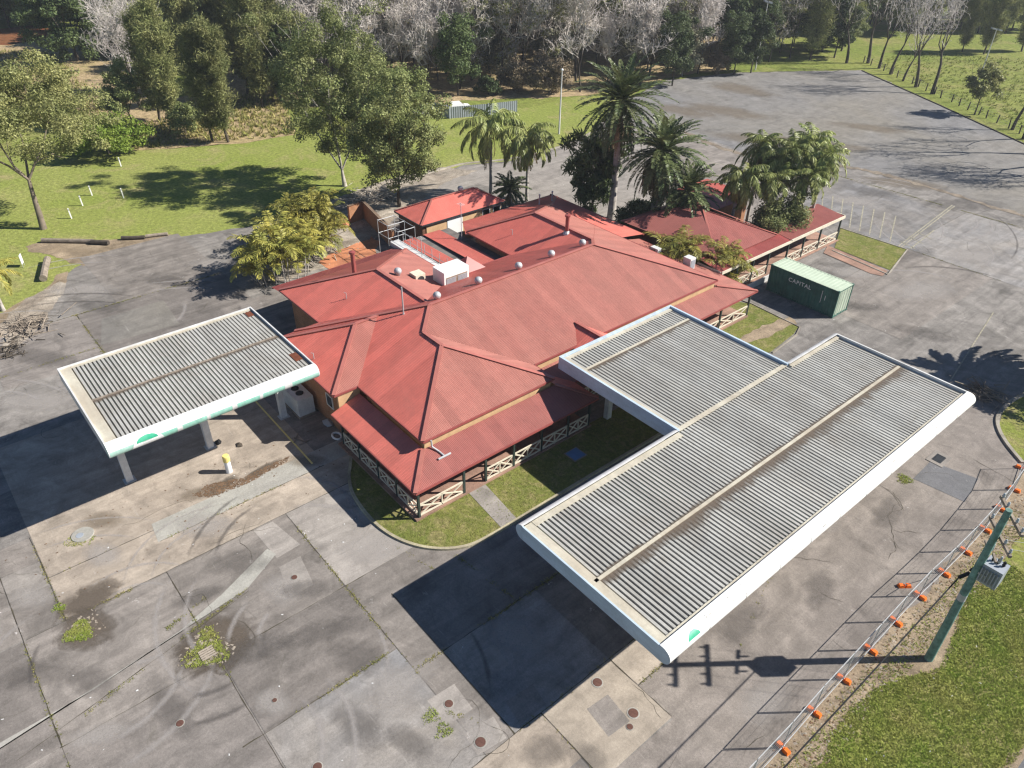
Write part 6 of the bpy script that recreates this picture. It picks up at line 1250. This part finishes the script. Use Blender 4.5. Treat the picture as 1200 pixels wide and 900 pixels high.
# fallen branches heaped by the driveway and at the left
def brush(p, n, r, lab, seed, mat='bark', h=.5):
    rng = np.random.default_rng(seed); S = []
    for _ in range(n):
        a_ = rng.uniform(0, 6.28); c = np.array([p.x+rng.normal(0, r*.5), p.y+rng.normal(0, r*.5), rng.uniform(.04, h)]); d = np.array([math.cos(a_), math.sin(a_), rng.normal(0, .2)])*rng.uniform(.3, r); q = c+d; c[2] = max(c[2], .03); q[2] = max(q[2], .03); k = rng.uniform(.015, .06); S.append([*c, *q, k, k*.6])
    V, Fq = tubes(S, 5); V[:, :2] -= [p.x, p.y]; o = np_mesh('branch_pile', V, Fq, M[mat]); o.location = (p.x, p.y, 0); return tag(o, lab, 'branch pile')
brush(at(1152, 462), 110, 1.3, 'heap of broken branches where the driveway meets the kerb island', 1); brush(at(28, 385), 120, 1.9, 'scattered grey branches and rubble at the left pavement edge', 2, 'timber', .3); brush(at(12, 412), 60, 1.2, 'smaller grey branch litter at the left picture edge', 3, 'timber_dark', .2); brush(at(372, 290), 90, 2.2, 'pale timber litter between golden canes and terracotta terrace', 4, 'bark_pale', .3); brush(at(430, 232), 90, 2.6, 'grey bark litter on the bare ground behind the brick courtyard', 5, 'bark_pale', .25)

# ------------------------------------------------------------------ weeds and grass blades (stuff)
def tufts(name, C, size, mat, n_b=5, hz=1.0, label=None):
    C = np.asarray(C, float); n = len(C); rng = np.random.default_rng(len(C)); V = []
    for k in range(n_b):
        a_ = rng.uniform(0, 6.28, n); s = size*rng.uniform(.6, 1.4, n); d = np.stack([np.cos(a_), np.sin(a_), np.zeros(n)], 1); b = C+d*rng.uniform(0, .5, (n, 1))*s[:, None]; w_ = np.stack([-np.sin(a_), np.cos(a_), np.zeros(n)], 1)*(s*.16)[:, None]
        tip = b+d*(s*rng.uniform(.2, .9, n))[:, None]+np.array([0, 0, 1.])*(s*hz*rng.uniform(.5, 1.1, n))[:, None]; V.append(np.stack([b-w_, b+w_, tip], 1))
    V = np.concatenate(V).reshape(-1, 3); o = np_mesh(name, V, np.arange(len(V)).reshape(-1, 3), M[mat]); return tag(o, label or 'grass', 'grass', kind='stuff')
def along(segs, dens, jit):
    C = []
    for p, q, d in segs:
        L = math.hypot(q[0]-p[0], q[1]-p[1]); n = int(L*d*dens)
        t = RNG.random(n); m = np.sin(t*L*1.7+p[0])+np.sin(t*L*.6+p[1]*2); t = t[(m > -.5) | (RNG.random(n) < .2)]; k = len(t)
        C.append(np.stack([p[0]+(q[0]-p[0])*t+RNG.normal(0, jit, k), p[1]+(q[1]-p[1])*t+RNG.normal(0, jit, k), np.full(k, .02)], 1))
    return np.concatenate(C)
WJ = [((-37.1, -1.1), (-37.1, 2.5), .3), ((-40.5, -1.15), (-33.5, -1.15), 1.6), ((-33.5, 0), (-33.5, 2.2), 2.5), ((-33.5, -3.12), (-25, -3.12), 1.2), ((-33.3, 11.07), (-21.5, 11.07), 1.6), ((-30.2, 3.97), (-24.8, 3.97), 1.6), ((-21.33, 5.6), (-21.33, 10.6), 2.6), ((-21.3, 11.07), (-19.4, 11.07), 2.2), ((-19.72, 11.0), (-19.72, 13), 2), ((-36, 5), (-36, 12), 1.3), ((-28.8, 3.5), (-29.6, 6.9), 3), ((-29.7, 2.6), (-30.4, 5), 3), ((-27.4, -2), (-28.7, 3.3), 1.2), ((-24.4, 17), (-20, 17.6), 2), ((-19.72, 15), (-19.72, 21), 2.5), ((-14.12, 13), (-14.12, 22), .8), ((-12.2, 19), (-12.3, 44), 1.6), ((-66.5, 8.15), (-58, 8.15), 2), ((-66.55, 6), (-66.55, 21), 2), ((-24.2, 15.5), (-27, 14.8), .6), ((-14.1, 14.32), (-10.2, 14.32), .5), ((-28.6, 78), (-19, 78), 1.5), ((-45, 92.4), (-22, 93.5), 3), ((-10.3, 24.5), (-12.2, 30), .5), ((-17, 11.0), (-15.6, 11.8), 2), ((-60, -2), (-60, 8), 1.2), ((-55, 15.3), (-50, 15.3), 2)]
tufts('joint_weeds', along(WJ, 13, .06), .085, 'weed', 5, .5, 'weeds in the pavement joints')
def disc(c, r, n, z=.03): t = RNG.uniform(0, 6.28, n); q = r*np.sqrt(RNG.random(n))*(1+.25*np.sin(3*t)); return np.stack([c[0]+q*np.cos(t), c[1]+q*np.sin(t), np.full(n, z)], 1)
WD = [disc(at(93, 741), .62, 420), disc(at(243, 764), .95, 480), disc(at(243, 742), .4, 70), disc(at(70, 712), .3, 40), disc(at(94, 631), .72, 120), disc(at(505, 838), .35, 40), disc(at(520, 856), .4, 40), disc(at(1060, 562), .45, 120)]
WD = np.concatenate(WD); g_ = at(97, 627); WD = WD[(np.hypot(WD[:, 0]-g_.x, WD[:, 1]-g_.y) > .62) & (np.hypot(WD[:, 0]-g1.x, WD[:, 1]-g1.y) > .42)]
tufts('weed_patch', np.repeat(WD, 2, 0)+RNG.normal(0, .05, (2*len(WD), 3))*np.array([1, 1, 0]), .075, 'blade', 6, .6, 'grassy weed patches in the yard')
def inpoly(P, poly):
    x, y = P[:, 0], P[:, 1]; ins = np.zeros(len(P), bool); n = len(poly)
    for i in range(n):
        (x0, y0), (x1, y1) = poly[i][:2], poly[(i+1) % n][:2]
        with np.errstate(divide='ignore', invalid='ignore'): ins ^= ((y0 > y) != (y1 > y)) & (x < (x1-x0)*(y-y0)/(y1-y0)+x0)
    return ins
def fill(poly, n, z):
    xs = [p[0] for p in poly]; ys = [p[1] for p in poly]; P = np.stack([RNG.uniform(min(xs), max(xs), n), RNG.uniform(min(ys), max(ys), n), np.full(n, z)], 1); return P[inpoly(P, poly)]
tufts('verge_grass', np.concatenate([fill([(-5.4, 14), (-4.4, 14), (-4.2, 30), (-4.4, 44), (-5.4, 46)], 1500, .02), fill([(max(-5.2, p[0]-.1), max(p[1], 17)) if p[0] < 1.5 else (1.0, min(max(p[1], 17), 46)) for p in verge_poly], 30000, .02)]), .11, 'blade', 4, .8, 'tufty verge grass')
tufts('dirt_weeds', fill([(-5.7, 14), (-4.4, 14), (-4.2, 30), (-5.0, 46), (-5.8, 46)], 900, .02), .10, 'weed', 5, .6, 'weeds on the dirt strip')
tufts('garden_grass', fill([(p.x, p.y) for p in bed_edge[8:]]+[(-28.2, 45), (-28.2, 17.2)], 9000, .085), .085, 'blade', 3, .6, 'short garden grass')
tufts('bank_grass', np.concatenate([fill(px([(100, 165), (330, 100), (345, 158), (150, 176)]), 2600, 0), fill(px([(-40, 60), (60, 60), (130, 130), (100, 140), (-40, 110)]), 1800, 0)]), .55, 'weed', 5, .9, 'rank dry grass beyond the lawn')
tufts('paddock_grass', fill(px([(1025, 76), (1060, 60), (1210, 70), (1230, 165), (1120, 120)]), 2600, 0), .45, 'blade', 5, .7, 'tussocky paddock grass')
# pale grit, scraps and leaf litter strewn over the yard
def scraps(name, C, s, mat, lab):
    n = len(C); a_ = RNG.uniform(0, 6.28, n); k = s*RNG.uniform(.4, 1.6, n); d = np.stack([np.cos(a_), np.sin(a_), np.zeros(n)], 1)*k[:, None]; e_ = np.stack([-np.sin(a_), np.cos(a_), np.zeros(n)], 1)*(k*RNG.uniform(.3, .8, n))[:, None]; zt = np.array([0, 0, 1.])*(k*.35)[:, None]
    V = np.stack([C-d-e_, C+d-e_*.6, C+d*.8+e_, C-d*.9+e_*.8, C+zt], 1).reshape(-1, 3); o = np.arange(n)[:, None]*5; Fq = np.concatenate([o+np.array([[0, 1, 4]]), o+np.array([[1, 2, 4]]), o+np.array([[2, 3, 4]]), o+np.array([[3, 0, 4]])], 0)
    return tag(np_mesh(name, V, Fq, M[mat]), lab, 'litter', kind='stuff')
scraps('white_scraps', np.concatenate([fill([(-41, -5), (-41, 12), (-20, 14), (-10, 14), (-10, -5)], 60, .028), fill([(-3.4, 20), (0, 24), (0, 40), (-3.4, 40)], 50, .03), fill([(-33, 11), (-27, 11), (-27, 15), (-31, 15)], 14, .028)]), .04, 'white_worn', 'small white scraps on the yard')
scraps('leaf_litter', np.concatenate([fill(px([(225, 582), (243, 568), (285, 560), (340, 534), (336, 541), (290, 567), (250, 583)]), 2600, .03), fill([(-41, -3), (-41, 16), (-34, 16), (-34, -3)], 160, .028), fill([(-6.2, 14), (-4.2, 14), (-4.2, 48), (-6.2, 48)], 700, .03)]), .045, 'litter', 'brown leaf litter on the paving')
scraps('stones', np.concatenate([fill([(-5.9, 14), (-4.3, 14), (-4.2, 48), (-5.9, 48)], 800, .02), fill(px([(305, 262), (395, 232), (470, 205), (520, 196), (470, 250), (420, 300), (330, 330)]), 1500, .03), fill(px([(0, 415), (0, 375), (60, 330), (75, 345), (45, 385)]), 300, .03), disc(at(243, 760), 1.2, 90, .03), disc(at(100, 735), .9, 50, .03)]), .07, 'gravel', 'loose stones')
hz = MB().box(-420, 60, -60, 420, -1.2, 33.6).build('haze', None)
hm = bpy.data.materials.new('haze_air'); hm.use_nodes = True; ht = hm.node_tree; ht.nodes.clear(); ho = ht.nodes.new('ShaderNodeOutputMaterial'); hv = ht.nodes.new('ShaderNodeVolumePrincipled')
hv.inputs['Color'].default_value = (.86, .91, 1, 1); hv.inputs['Density'].default_value = 0.00028; hv.inputs['Anisotropy'].default_value = .2; ht.links.new(hv.outputs[0], ho.inputs['Volume'])
hz.data.materials.clear(); hz.data.materials.append(hm); tag(hz, kind='stuff')
bpy.context.view_layer.update()
